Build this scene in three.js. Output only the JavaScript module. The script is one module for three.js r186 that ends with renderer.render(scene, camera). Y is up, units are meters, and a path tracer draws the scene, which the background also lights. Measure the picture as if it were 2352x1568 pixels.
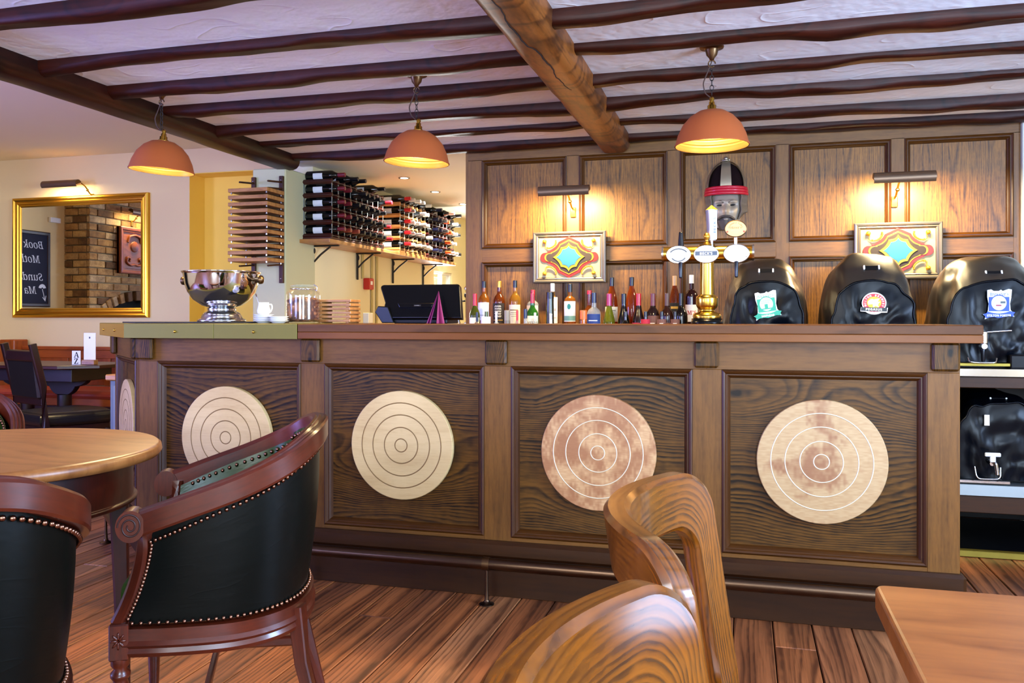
import * as THREE from 'three';
import { mergeGeometries, mergeVertices, toCreasedNormals } from 'three/addons/utils/BufferGeometryUtils.js';
import { RectAreaLightUniformsLib } from 'three/addons/lights/RectAreaLightUniformsLib.js';

// ---------- camera, sky, daylight, exposure ----------
RectAreaLightUniformsLib.init();
const scene = new THREE.Scene();
const camera = new THREE.PerspectiveCamera(2 * Math.atan(784 / 1935) * 180 / Math.PI, 2352 / 1568, 0.05, 100);
camera.position.set(0, 1.12, 0);
camera.rotation.y = 15.43 * Math.PI / 180;
camera.setViewOffset(2352, 1568, 0, 51, 2352, 1568);   // lens shifted: uprights stay upright
const renderer = new THREE.WebGLRenderer();
renderer.toneMapping = THREE.LinearToneMapping;
renderer.toneMappingExposure = 1.0;
renderer.shadowMap.enabled = true;
scene.background = new THREE.Color().setRGB(2.6, 3.2, 4.2);
function daylight(name, w, h, pos, look, rgb, k) {
  const l = new THREE.RectAreaLight(new THREE.Color().setRGB(...rgb), k, w, h);
  l.name = name; l.position.set(...pos); l.lookAt(...look); scene.add(l);
  return l;
}
daylight('window_daylight', 1.5, 1.15, [-1.15, 1.5, 2.12], [-1.15, 1.5, -5], [0.92, 0.95, 0.98], 17);
daylight('window_daylight', 1.5, 1.15, [1.35, 1.5, 2.12], [1.35, 1.5, -5], [0.70, 0.91, 1.18], 34);
daylight('window_daylight', 1.6, 1.25, [-6.5, 1.5, -1.3], [0, 1.5, -1.3], [0.30, 0.36, 1.44], 34);
daylight('window_daylight', 1.5, 1.15, [-4.2, 1.5, 2.12], [-4.2, 1.5, -5], [0.40, 0.46, 1.36], 14);
daylight('window_daylight', 1.4, 1.15, [2.82, 1.55, -1.6], [-4, 1.55, -1.6], [0.58, 0.84, 1.32], 44);
daylight('window_daylight', .5, .6, [-3.07, 1.28, -8.42], [0, 1.6, -7.6], [0.95, 0.98, 1.0], 40);

// ---------- helpers ----------
const R = THREE.MathUtils.degToRad;
const V = (x, y, z) => new THREE.Vector3(x, y, z);
function rng(a) { return () => { a |= 0; a = a + 0x6D2B79F5 | 0; let t = Math.imul(a ^ a >>> 15, 1 | a); t = t + Math.imul(t ^ t >>> 7, 61 | t) ^ t; return ((t ^ t >>> 14) >>> 0) / 4294967296; }; }
const rnd = rng(7);
const clamp = (x, a = 0, b = 1) => Math.min(b, Math.max(a, x));
const lerp = (a, b, t) => a + (b - a) * t;
const sstep = (a, b, x) => { const t = clamp((x - a) / (b - a)); return t * t * (3 - 2 * t); };
const used = {};
function numbered(n) { if (!(n in used)) { used[n] = 0; return n; } return n + '_' + String(++used[n]).padStart(3, '0'); }
function shade(o) { o.castShadow = true; o.receiveShadow = true; return o; }
function tag(o, label, category, group, kind) { o.userData.label = label; if (category) o.userData.category = category; if (group) o.userData.group = group; if (kind) o.userData.kind = kind; return o; }
function thing(name, label, category, pos = [0, 0, 0], turn = 0, group) {
  const g = new THREE.Group(); g.name = numbered(name); g.position.set(...pos); g.rotation.y = turn; scene.add(g);
  return tag(g, label, category, group);
}
function struct(name, label) { const g = new THREE.Group(); g.name = numbered(name); scene.add(g); return tag(g, label, null, null, 'structure'); }
function part(name, geo, mat, parent, label) { const m = shade(new THREE.Mesh(geo, mat)); m.name = name; if (label) m.userData.label = label; (parent || scene).add(m); return m; }
function single(name, geo, mat, label, category, pos, group) { const m = part(numbered(name), geo, mat, scene); if (pos) m.position.set(...pos); return tag(m, label, category, group); }
function copyOf(o, pos, turn, label, group) {
  const c = o.clone(); c.name = numbered(o.name.replace(/_\d{3}$/, '')); c.userData = { ...o.userData }; scene.add(c);
  if (pos) c.position.set(...pos); if (turn !== undefined) c.rotation.y = turn; if (label) c.userData.label = label; if (group) c.userData.group = group;
  return c;
}
// geometry
function geoFrom(pos, uv) { const g = new THREE.BufferGeometry(); g.setAttribute('position', new THREE.Float32BufferAttribute(pos, 3)); if (uv) g.setAttribute('uv', new THREE.Float32BufferAttribute(uv, 2)); return g; }
function cbox(w, h, d, c = 0.003) {            // box with chamfered edges, 44 triangles
  c = Math.min(c, w * .45, h * .45, d * .45);
  const H = [w / 2, h / 2, d / 2], out = [];
  const P = (s, ax) => [0, 1, 2].map(i => s[i] * (i === ax ? H[i] : H[i] - c));
  const tri = (a, b, d2) => { const n = V(...b).sub(V(...a)).cross(V(...d2).sub(V(...a))); const m = [0, 1, 2].map(i => a[i] + b[i] + d2[i]); if (n.x * m[0] + n.y * m[1] + n.z * m[2] < 0) out.push(...a, ...d2, ...b); else out.push(...a, ...b, ...d2); };
  const quad = (a, b, e, f) => { tri(a, b, e); tri(a, e, f); };
  for (let ax = 0; ax < 3; ax++) for (const s of [-1, 1]) {
    const i = (ax + 1) % 3, j = (ax + 2) % 3, S = (p, q) => { const v = [0, 0, 0]; v[ax] = s; v[i] = p; v[j] = q; return P(v, ax); };
    quad(S(-1, -1), S(1, -1), S(1, 1), S(-1, 1));
  }
  for (let ax = 0; ax < 3; ax++) { const i = (ax + 1) % 3, j = (ax + 2) % 3; for (const p of [-1, 1]) for (const q of [-1, 1]) { const v = (t) => { const a = [0, 0, 0]; a[ax] = t; a[i] = p; a[j] = q; return a; }; quad(P(v(-1), i), P(v(1), i), P(v(1), j), P(v(-1), j)); } }
  for (const x of [-1, 1]) for (const y of [-1, 1]) for (const z of [-1, 1]) tri(P([x, y, z], 0), P([x, y, z], 1), P([x, y, z], 2));
  const g = geoFrom(out); g.computeVertexNormals(); return g;
}
function triUV(g, grain = 0, T = 1, ox = 0, oy = 0) {   // uv in metres / T, u along the grain axis
  if (g.index) g = g.toNonIndexed();
  const p = g.attributes.position, uv = new Float32Array(p.count * 2), a = V(0, 0, 0), b = V(0, 0, 0), c = V(0, 0, 0);
  for (let i = 0; i < p.count; i += 3) {
    a.fromBufferAttribute(p, i); b.fromBufferAttribute(p, i + 1); c.fromBufferAttribute(p, i + 2);
    const n = b.clone().sub(a).cross(c.clone().sub(a)), m = [Math.abs(n.x), Math.abs(n.y), Math.abs(n.z)];
    const dom = m[0] >= m[1] && m[0] >= m[2] ? 0 : m[1] >= m[2] ? 1 : 2;
    let u = grain, v; if (dom === grain) { u = (dom + 1) % 3; v = (dom + 2) % 3; } else v = 3 - dom - grain;
    [a, b, c].forEach((q, k) => { const A = [q.x, q.y, q.z]; uv[(i + k) * 2] = A[u] / T + ox; uv[(i + k) * 2 + 1] = A[v] / T + oy; });
  }
  g.setAttribute('uv', new THREE.BufferAttribute(uv, 2)); if (!g.attributes.normal) g.computeVertexNormals(); return g;
}
const wood = (w, h, d, grain, T = 1, c = 0.003) => triUV(cbox(w, h, d, c), grain, T, rnd(), rnd());
function mv(g, x, y, z) { g.translate(x, y, z); return g; }
function span(x0, x1, y0, y1, z0, z1, grain, T = 1, c = .003) { return mv(wood(Math.abs(x1 - x0), Math.abs(y1 - y0), Math.abs(z1 - z0), grain, T, c), (x0 + x1) / 2, (y0 + y1) / 2, (z0 + z1) / 2); }
function lathe(pts, seg = 32) { return new THREE.LatheGeometry(pts.map(p => new THREE.Vector2(p[0], p[1])), seg); }
function smooth(pts, n = 40) { const c = new THREE.CatmullRomCurve3(pts.map(p => V(p[0], p[1], p[2] || 0)), false, 'catmullrom', .5); return c.getPoints(n); }
function tube(pts, r, seg = 24, rad = 8) { return new THREE.TubeGeometry(new THREE.CatmullRomCurve3(pts.map(p => V(...p)), false, 'catmullrom', .3), seg, r, rad, false); }
function flat(g) { return g.index ? g.toNonIndexed() : g; }
function join(list) {
  return mergeGeometries(list.map(g => { g = flat(g).clone(); if (!g.attributes.uv) g.setAttribute('uv', new THREE.BufferAttribute(new Float32Array(g.attributes.position.count * 2), 2)); if (!g.attributes.normal) g.computeVertexNormals(); for (const k of Object.keys(g.attributes)) if (!['position', 'normal', 'uv'].includes(k)) g.deleteAttribute(k); return g; }));
}
// mitred rectangular ring: profile = [[inset, height], ...] from the outer edge inwards; lies in the xy plane, height along +z
function frameRing(w, h, prof, T = 1) {
  const pos = [], uv = [], o = rnd();
  const C = (k, i) => { const W = w / 2 - i, Hh = h / 2 - i; return [[-W, -Hh], [W, -Hh], [W, Hh], [-W, Hh]][k]; };
  for (let k = 0; k < 4; k++) for (let p = 0; p + 1 < prof.length; p++) {
    const [i0, z0] = prof[p], [i1, z1] = prof[p + 1], k1 = (k + 1) % 4, a = C(k, i0), b = C(k1, i0), c = C(k1, i1), d = C(k, i1);
    const L = (q) => (k % 2 ? q[1] : q[0]) / T + o, s0 = (p) / prof.length * .1 + o, s1 = (p + 1) / prof.length * .1 + o;
    pos.push(...a, z0, ...b, z0, ...c, z1, ...a, z0, ...c, z1, ...d, z1);
    uv.push(L(a), s0, L(b), s0, L(c), s1, L(a), s0, L(c), s1, L(d), s1);
  }
  const g = geoFrom(pos, uv); g.computeVertexNormals(); return g;
}
// a band with outer and inner edge in the (u, v) plane, given thickness, bent into space by map(u, v, w)
function band(outer, inner, th, map, ch = .006) {
  const sec = (o, i) => { const L = Math.hypot(o[0] - i[0], o[1] - i[1]), e = Math.min(.4, ch / L), A = (t) => [lerp(o[0], i[0], t), lerp(o[1], i[1], t)]; const hw = th / 2; return [[A(0), -hw + ch], [A(e), -hw], [A(1 - e), -hw], [A(1), -hw + ch], [A(1), hw - ch], [A(1 - e), hw], [A(e), hw], [A(0), hw - ch]]; };
  const rings = outer.map((o, k) => sec(o, inner[k])), pos = [], uv = []; let s = 0; const S = rings.map((r, k) => { if (k) s += Math.hypot((outer[k][0] + inner[k][0] - outer[k - 1][0] - inner[k - 1][0]) / 2, (outer[k][1] + inner[k][1] - outer[k - 1][1] - inner[k - 1][1]) / 2); return s; });
  const Q = rings.map(r => r.map(([p, w]) => { const v = map(p[0], p[1], w); return [v.x, v.y, v.z]; }));
  const vv = [0, .005, .09, .095, .125, .13, .215, .22, .25];
  for (let k = 0; k + 1 < Q.length; k++) for (let j = 0; j < 8; j++) { const j1 = (j + 1) % 8, a = Q[k][j], b = Q[k + 1][j], c = Q[k + 1][j1], d = Q[k][j1]; pos.push(...a, ...b, ...c, ...a, ...c, ...d); uv.push(S[k], vv[j], S[k + 1], vv[j], S[k + 1], vv[j + 1], S[k], vv[j], S[k + 1], vv[j + 1], S[k], vv[j + 1]); }
  for (const e of [0, Q.length - 1]) for (let j = 1; j < 7; j++) { const a = Q[e][0], b = Q[e][j], c = Q[e][j + 1]; pos.push(...(e ? [...a, ...b, ...c] : [...a, ...c, ...b])); uv.push(0, 0, .02, 0, .02, .02); }
  let g = geoFrom(pos, uv); g = toCreasedNormals(g, R(38)); return g;
}
// sweep a closed section [[across, up], ...] along points, up staying near vertical
function sweep(pts, section, T = 1, closedEnds = true, crease = 35) {
  const P = pts.map(p => p.isVector3 ? p : V(...p)), n = P.length, pos = [], uv = [], rings = []; let s = 0; const S = [0];
  for (let i = 0; i < n; i++) {
    if (i) { s += P[i].distanceTo(P[i - 1]); S.push(s); }
    const t = P[Math.min(n - 1, i + 1)].clone().sub(P[Math.max(0, i - 1)]).normalize(); let side = t.clone().cross(V(0, 1, 0)); if (side.lengthSq() < 1e-6) side.set(1, 0, 0); side.normalize(); const up = side.clone().cross(t).normalize();
    const sec = typeof section === 'function' ? section(i / (n - 1)) : section;
    rings.push(sec.map(([a, b]) => P[i].clone().addScaledVector(side, a).addScaledVector(up, b)));
  }
  const m = rings[0].length, per = [0]; for (let j = 0; j < m; j++) per.push(per[j] + rings[0][j].distanceTo(rings[0][(j + 1) % m]));
  const put = (v, a, b) => { pos.push(v.x, v.y, v.z); uv.push(a, b); };
  for (let i = 0; i + 1 < n; i++) for (let j = 0; j < m; j++) { const k = (j + 1) % m, A = rings[i][j], B = rings[i + 1][j], C = rings[i + 1][k], D = rings[i][k]; const u0 = S[i] / T, u1 = S[i + 1] / T, v0 = per[j] / T, v1 = per[j + 1] / T; put(A, u0, v0); put(D, u0, v1); put(C, u1, v1); put(A, u0, v0); put(C, u1, v1); put(B, u1, v0); }
  if (closedEnds) for (const e of [0, n - 1]) for (let j = 1; j + 1 < m; j++) { const a = rings[e][0], b = rings[e][j], c = rings[e][j + 1]; const q = e ? [a, c, b] : [a, b, c]; q.forEach((v, z) => put(v, z * .01, z % 2 * .01)); }
  return toCreasedNormals(geoFrom(pos, uv), R(crease));
}
const rectSec = (w, h, c = .004) => { const a = w / 2, b = h / 2; return [[-a + c, -b], [a - c, -b], [a, -b + c], [a, b - c], [a - c, b], [-a + c, b], [-a, b - c], [-a, -b + c]]; };
function surface(nu, nv, f, T) {      // grid surface f(u,v) -> Vector3
  const pos = [], uv = [], idx = [];
  for (let i = 0; i <= nu; i++) for (let j = 0; j <= nv; j++) { const p = f(i / nu, j / nv); pos.push(p.x, p.y, p.z); uv.push(i / nu * (T ? T[0] : 1), j / nv * (T ? T[1] : 1)); }
  for (let i = 0; i < nu; i++) for (let j = 0; j < nv; j++) { const a = i * (nv + 1) + j, b = a + nv + 1; idx.push(a, b, b + 1, a, b + 1, a + 1); }
  const g = geoFrom(pos, uv); g.setIndex(idx); g.computeVertexNormals(); return g;
}
function extrude(shape, depth, bevel = .002, seg = 1, curve = 10) { return new THREE.ExtrudeGeometry(shape, { depth: depth - 2 * bevel, bevelEnabled: bevel > 0, bevelThickness: bevel, bevelSize: bevel, bevelOffset: -bevel, bevelSegments: seg, curveSegments: curve, steps: 1 }).translate(0, 0, bevel); }
function polyShape(pts) { const s = new THREE.Shape(); pts.forEach((p, i) => i ? s.lineTo(p[0], p[1]) : s.moveTo(p[0], p[1])); s.closePath(); return s; }

// ---------- textures ----------
function noise(seed, nx, ny) {
  const r = rng(seed), g = new Float32Array(nx * ny); for (let i = 0; i < g.length; i++) g[i] = r();
  return (u, v) => { const x = u * nx, y = v * ny, i = Math.floor(x), j = Math.floor(y); let fx = x - i, fy = y - j; fx = fx * fx * (3 - 2 * fx); fy = fy * fy * (3 - 2 * fy); const a = ((i % nx) + nx) % nx, b = (a + 1) % nx, c = ((j % ny) + ny) % ny, d = (c + 1) % ny; return lerp(lerp(g[c * nx + a], g[c * nx + b], fx), lerp(g[d * nx + a], g[d * nx + b], fx), fy); };
}
function dataTex(W, H, f, srgb = true) {
  const d = new Uint8Array(W * H * 4);
  for (let j = 0; j < H; j++) for (let i = 0; i < W; i++) { const c = f((i + .5) / W, (j + .5) / H), k = (j * W + i) * 4; d[k] = clamp(c[0]) * 255; d[k + 1] = clamp(c[1]) * 255; d[k + 2] = clamp(c[2]) * 255; d[k + 3] = 255; }
  const t = new THREE.DataTexture(d, W, H); t.wrapS = t.wrapT = THREE.RepeatWrapping; t.magFilter = THREE.LinearFilter; t.minFilter = THREE.LinearMipmapLinearFilter; if (srgb) t.colorSpace = THREE.SRGBColorSpace; t.needsUpdate = true; return t;
}
const hex = (h) => [(h >> 16 & 255) / 255, (h >> 8 & 255) / 255, (h & 255) / 255];
const mix3 = (a, b, t) => [lerp(a[0], b[0], t), lerp(a[1], b[1], t), lerp(a[2], b[2], t)];
function woodTex(seed, light, dark, o = {}) {
  const { rings = 14, warp = .12, fine = .02, ring = .6, pore = .35, tone = .25, W = 512, H = 512, wu = 2, wv = 3, patch = null } = o;
  const n7 = noise(seed + 6, 2, Math.max(4, Math.round(rings / 2))), n1 = noise(seed, wu, wv), n2 = noise(seed + 1, wu * 3, wv * 4), n3 = noise(seed + 2, 14, 150), n4 = noise(seed + 3, 60, 300), n5 = noise(seed + 4, 3, 6), n6 = noise(seed + 5, 40, 24), L = hex(light), D = hex(dark), Pp = patch && hex(patch);
  return dataTex(W, H, (u, v) => {
    const w = v + warp * (n1(u, v) * 2 - 1) + fine * (n2(u, v) * 2 - 1) + .003 * n6(u, v);
    const w2 = w * rings + 1.1 * n7(u, w), s = (w2 % 1 + 1) % 1, k = (s < .8 ? Math.pow(s / .8, 2.2) : (1 - s) / .2) * (.35 + .9 * n7(w * .5, w * 1.37));
    const po = Math.pow(n3(u, v), 2) * .7 + n4(u, v) * .3;
    let c = mix3(L, D, clamp(ring * k * (.6 + .8 * n6(u, v)) + pore * po * .9 + tone * (n5(u, v) - .5)));
    if (Pp) c = mix3(c, Pp, sstep(.55, .8, n5(u + .3, v + .1)) * .5);
    return c;
  });
}
function canvasTex(w, h, draw) { const c = document.createElement('canvas'); c.width = w; c.height = h; const x = c.getContext('2d'); draw(x, w, h); const t = new THREE.CanvasTexture(c); t.colorSpace = THREE.SRGBColorSpace; return t; }
function arcText(x, str, cx, cy, r, a0, a1, inward) { const n = str.length; for (let i = 0; i < n; i++) { const a = lerp(a0, a1, n > 1 ? i / (n - 1) : .5); x.save(); x.translate(cx + r * Math.cos(a), cy + r * Math.sin(a)); x.rotate(a + (inward ? -Math.PI / 2 : Math.PI / 2)); x.fillText(str[i], 0, 0); x.restore(); } }
const nz = (() => { const a = noise(91, 32, 32), b = noise(92, 64, 64); return (x, y) => a(x, y) * .65 + b(x, y) * .35; })();
const plasterBump = (() => {
  const n1 = noise(31, 12, 12), n2 = noise(32, 48, 48), n3 = noise(33, 6, 14), n4 = noise(34, 120, 120);
  return dataTex(512, 512, (u, v) => { const w = u + .06 * n1(u, v), z = v + .06 * n1(v, u); const r = Math.pow(1 - Math.abs(n3(w, z) * 2 - 1), 14) * .8; const k = n1(u, v) * .4 + n2(u, v) * .18 + r * .35 * sstep(.4, .7, n1(v + .4, u)) + n4(u, v) * .06; return [k, k, k]; }, false);
})();
// ---------- materials ----------
function mat(color, rough = .6, metal = 0, o = {}) { const { physical, ...rest } = o; const M = physical || rest.clearcoat || rest.transmission || rest.sheen || rest.specularIntensity !== undefined ? THREE.MeshPhysicalMaterial : THREE.MeshStandardMaterial; return new M({ color, roughness: rough, metalness: metal, ...rest }); }
function tex(map, rough = .5, o = {}) { return mat(o.tint ?? 0xffffff, rough, 0, { map, ...(({ tint, ...r }) => r)(o) }); }
const T = {
  bar: woodTex(11, 0x6c4519, 0x382007, { rings: 10, warp: .05, ring: .25, pore: .5, tone: .35 }),
  panel: woodTex(23, 0x5c3b12, 0x160c03, { rings: 44, warp: .17, fine: .012, ring: .9, pore: .5, wu: 2, wv: 4, W: 1024, H: 1024 }),
  wall: woodTex(37, 0x8f601f, 0x371f06, { rings: 30, warp: .1, fine: .014, ring: .5, pore: .6, wu: 1, wv: 6, W: 1024, H: 1024 }),
  stile: woodTex(41, 0x7c541f, 0x482a0a, { rings: 9, warp: .06, ring: .25, pore: .5 }),
  top: woodTex(53, 0x603a1e, 0x2c180a, { rings: 9, warp: .1, ring: .5, pore: .4, tone: .5 }),
  beam: woodTex(61, 0x5a2c16, 0x1c0b06, { rings: 7, warp: .25, ring: .35, pore: .55, tone: .9, wu: 5, wv: 4 }),
  beam2: woodTex(67, 0x8c5220, 0x2a1206, { rings: 7, warp: .25, ring: .4, pore: .55, tone: 1.0, wu: 5, wv: 4 }),
  floor: woodTex(71, 0xac6e42, 0x54301a, { rings: 12, warp: .12, fine: .03, ring: .7, pore: .5, tone: .7, wu: 2, wv: 2, W: 1024, H: 256 }),
  pine: woodTex(83, 0xb07c44, 0x744620, { rings: 8, warp: .05, ring: .35, pore: .4, tone: .4 }),
  oak: woodTex(97, 0x7c4408, 0x2e1602, { rings: 44, warp: .07, fine: .01, ring: .6, pore: .45, wu: 2, wv: 3, W: 768, H: 768 }),
  mahog: woodTex(103, 0x561d0a, 0x200804, { rings: 6, warp: .1, ring: .3, pore: .4, tone: .5 }),
  stainedPale: ((a, b, c, d) => dataTex(512, 512, (u, v) => { const m = sstep(.5, .74, a(u, v) * .55 + b(u, v) * .3 + d(u, v) * .15); return mix3(mix3(hex(0xe2ccae), hex(0xd2b492), c(u, v)), hex(0xa06a4c), m * .75); }))(noise(137, 4, 4), noise(138, 12, 9), noise(139, 30, 120), noise(140, 50, 34)),
  pale: woodTex(113, 0xccae78, 0x9c7844, { rings: 5, warp: .2, ring: .12, pore: .25, tone: .4 }),
  stained: ((a, b, c, d) => dataTex(512, 512, (u, v) => { const m = sstep(.38, .72, a(u, v) * .5 + b(u, v) * .32 + d(u, v) * .18); return mix3(mix3(hex(0xd8bb94), hex(0xc4a078), c(u, v)), hex(0x94603e), m * .75); }))(noise(127, 5, 5), noise(128, 14, 11), noise(129, 30, 160), noise(130, 60, 34)),
};
const M = {
  plaster: mat(0xe6eaf0, .95, 0, { bumpMap: plasterBump, bumpScale: .009 }),
  wallCream: mat(0xe8d09a, .92, 0, { bumpMap: plasterBump, bumpScale: .001 }),
  ceilLeft: mat(0xf0e4bc, .95), niche: mat(0xffd65a, .9), pillar: mat(0xbcb890, .9, 0, { bumpMap: plasterBump, bumpScale: .001 }), wineWall: mat(0xe8dcae, .9), backCeil: mat(0xf4efdc, .92), paleWall: mat(0xcfd6cc, .9),
  barWood: tex(T.bar, .42, { specularIntensity: .55, bumpMap: T.bar, bumpScale: .0006 }), barPanel: tex(T.panel, .4, { specularIntensity: .38, bumpMap: T.panel, bumpScale: .0006 }), barMould: tex(T.bar, .4, { tint: 0xa89468, specularIntensity: .6 }), barDark: tex(T.bar, .45, { tint: 0x8a7850, specularIntensity: .5 }),
  wallPanel: tex(T.wall, .45), wallStile: tex(T.stile, .45), wallMould: tex(T.stile, .4, { tint: 0xa89468, specularIntensity: .6 }),
  top: tex(T.top, .38, { specularIntensity: .3 }), topLight: tex(T.pine, .34, { tint: 0xa88a50, specularIntensity: .4 }),
  beam: tex(T.beam, .42, { tint: 0xa07868, specularIntensity: .5, bumpMap: T.beam, bumpScale: .004 }), beamWarm: tex(T.beam2, .4, { tint: 0xffffff, specularIntensity: .6, bumpMap: T.beam, bumpScale: .005 }),
  pine: tex(T.pine, .35), oak: tex(T.oak, .22, { clearcoat: .35, clearcoatRoughness: .1 }), mahog: tex(T.mahog, .3, { clearcoat: .15, clearcoatRoughness: .2 }), mahogDark: tex(T.mahog, .4, { tint: 0x8a6a6a }),
  pale: tex(T.pale, .5), stained: tex(T.stained, .5),
  brass: mat(0xc9a040, .22, 1), brassOld: mat(0x7d763c, .55, 1, { bumpMap: plasterBump, bumpScale: .0006 }), gold: mat(0xd8a53a, .3, 1), goldPaint: mat(0xd9a22c, .38, .6), bronze: mat(0x6a5238, .35, 1), steel: mat(0xc9ccd0, .16, 1), steelMirror: mat(0xdcdee2, .06, 1), galv: mat(0x9aa3a6, .45, 1), iron: mat(0x2a2622, .55, .6), pipe: mat(0x5a4636, .3, 1),
  black: mat(0x0b0b0d, .4, 0, { specularIntensity: .4 }), blackGloss: mat(0x050608, .22, 0, { specularIntensity: .35 }), white: mat(0xf2f1ee, .4), porcelain: mat(0xf4f4f2, .15, 0, { clearcoat: .5 }), red: mat(0xb81d18, .4), paper: mat(0xf1efe8, .8),
  terracotta: mat(0x9c4a16, .85), leatherDark: mat(0x050806, .38, 0, { specularIntensity: .3, bumpMap: plasterBump, bumpScale: .0008 }), leatherGreen: mat(0x24360c, .26, 0, { specularIntensity: .45, bumpMap: plasterBump, bumpScale: .001 }), nail: mat(0x8a6350, .25, 1),
};
const glow = (color, k) => mat(0x000000, .6, 0, { emissive: color, emissiveIntensity: k });

// ---------- the room ----------
{ // floor of long boards running away from the camera
  const f = struct('floor', 'worn brown floorboards running up to the bar');
  part('subfloor', mv(new THREE.BoxGeometry(10.2, .1, 12.6), -1.85, -.09, -3.75), mat(0x1a0f08, .9), f);
  const tints = [0xffffff, 0xf0dcc8, 0xffe8d0, 0xdcc8b8, 0xe8d8d0], mats = tints.map(t => tex(T.floor, .42, { tint: t, bumpMap: T.floor, bumpScale: .0022 }));
  const w = .1376; let k = 0;
  for (let x = -1.277 - w * 39; x < 2.85; x += w, k++) {
    const cut = -2.2 - 3 * rnd();
    for (const [z0, z1] of [[2.35, cut + .0015], [cut - .0015, -9.9]]) {
      const L = z0 - z1, g = mv(triUV(cbox(w - .004, .03, L, .003), 2, 1.6, rnd(), 0), x + w / 2, -.0155 - .0015 * rnd(), (z0 + z1) / 2);
      const uv = g.attributes.uv; const off = rnd(); for (let i = 0; i < uv.count; i++) uv.setY(i, uv.getY(i) * 1.6 / .3 + off);
      part('plank', g, mats[Math.floor(rnd() * mats.length)], f);
    }
  }
}
{ // ceilings, log joists, beams
  const c = struct('ceiling', 'white plastered ceiling between dark rough joists');
  const slab = (n, x0, x1, y0, y1, z0, z1, m) => part(n, triUV(mv(new THREE.BoxGeometry(x1 - x0, y1 - y0, Math.abs(z1 - z0)), (x0 + x1) / 2, (y0 + y1) / 2, (z0 + z1) / 2), 0, 1.3), m, c);
  slab('plaster', -3.17, 3.0, 2.25, 2.65, 2.3, -5.45, M.plaster);
  slab('plaster', -6.8, -3.17, 2.525, 2.65, 2.3, -6.2, M.ceilLeft);
  slab('plaster', -3.17, -.9, 2.25, 2.65, -5.45, -9.95, M.backCeil);
  // a rough log half sunk into the plaster: along x or z
  const log = (axis, a0, a1, mid, wide, drop, seed, wob = 1) => {
    const N = Math.round(Math.abs(a1 - a0) * 22), n = noise(seed, Math.max(3, Math.round(Math.abs(a1 - a0) * 1.6)), 3), n2 = noise(seed + 7, Math.max(5, Math.round(Math.abs(a1 - a0) * 5)), 4), M2 = 10;
    const f = (u, v) => {
      const a = lerp(a0, a1, u), an = Math.PI * v, d = drop * (1 + wob * .75 * (n(u, .2) - .5) + wob * .3 * (n2(u, v) - .5)), hw = wide / 2 * (1 + wob * .28 * (n(u, .6) - .5));
      const sq = (t) => Math.sign(t) * Math.pow(Math.abs(t), .62);
      const off = -hw * sq(Math.cos(an)), y = 2.252 - d * sq(Math.sin(an)) * (1 + wob * .12 * (n2(u, v * 2) - .5));
      return axis === 'x' ? V(a, y, mid - off) : V(mid + off, y, a);
    };
    const g = surface(N, M2, f, [Math.abs(a1 - a0) / 1, .3]); g.userData.at = f; return g;
  };
  const zs = [-1.15, -1.6, -2.06, -2.52, -3.03, -3.45, -3.88, -4.32, -4.77, -5.19];
  zs.forEach((z, i) => { part('joist', log('x', -.7, 2.95, z + (i % 2 ? .012 : -.006), .092, .047, 200 + i * 3, 1.35), M.beam, c); part('joist', log('x', -3.0, -.84, z + (i % 3 ? -.01 : .012), .092, .047, 300 + i * 3, 1.35), M.beam, c); });
  const cb = part('beam', log('z', 2.25, -5.22, -.775, .2, .105, 411, .45), M.beamWarm, c);
  part('beam', log('z', 2.25, -5.25, -3.075, .2, .092, 421, .2), M.beam, c);
  // long drying crack in the middle beam
  const cr = [], cf = cb.geometry.userData.at; for (let i = 0; i <= 60; i++) { const t = i / 60, p = cf(lerp(.63, .8, t), .47 + .06 * t + .014 * Math.sin(i * .21) + .005 * Math.sin(i * .63) + .002 * Math.sin(i * 1.9)); cr.push([p.x, p.y - .0004, p.z]); }
  part('crack', sweep(cr, t => rectSec(.0016 + .004 * Math.sin(Math.PI * t), .0022, .0005), 1), mat(0x120904, .95), cb); delete cb.geometry.userData.at;
}
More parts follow.
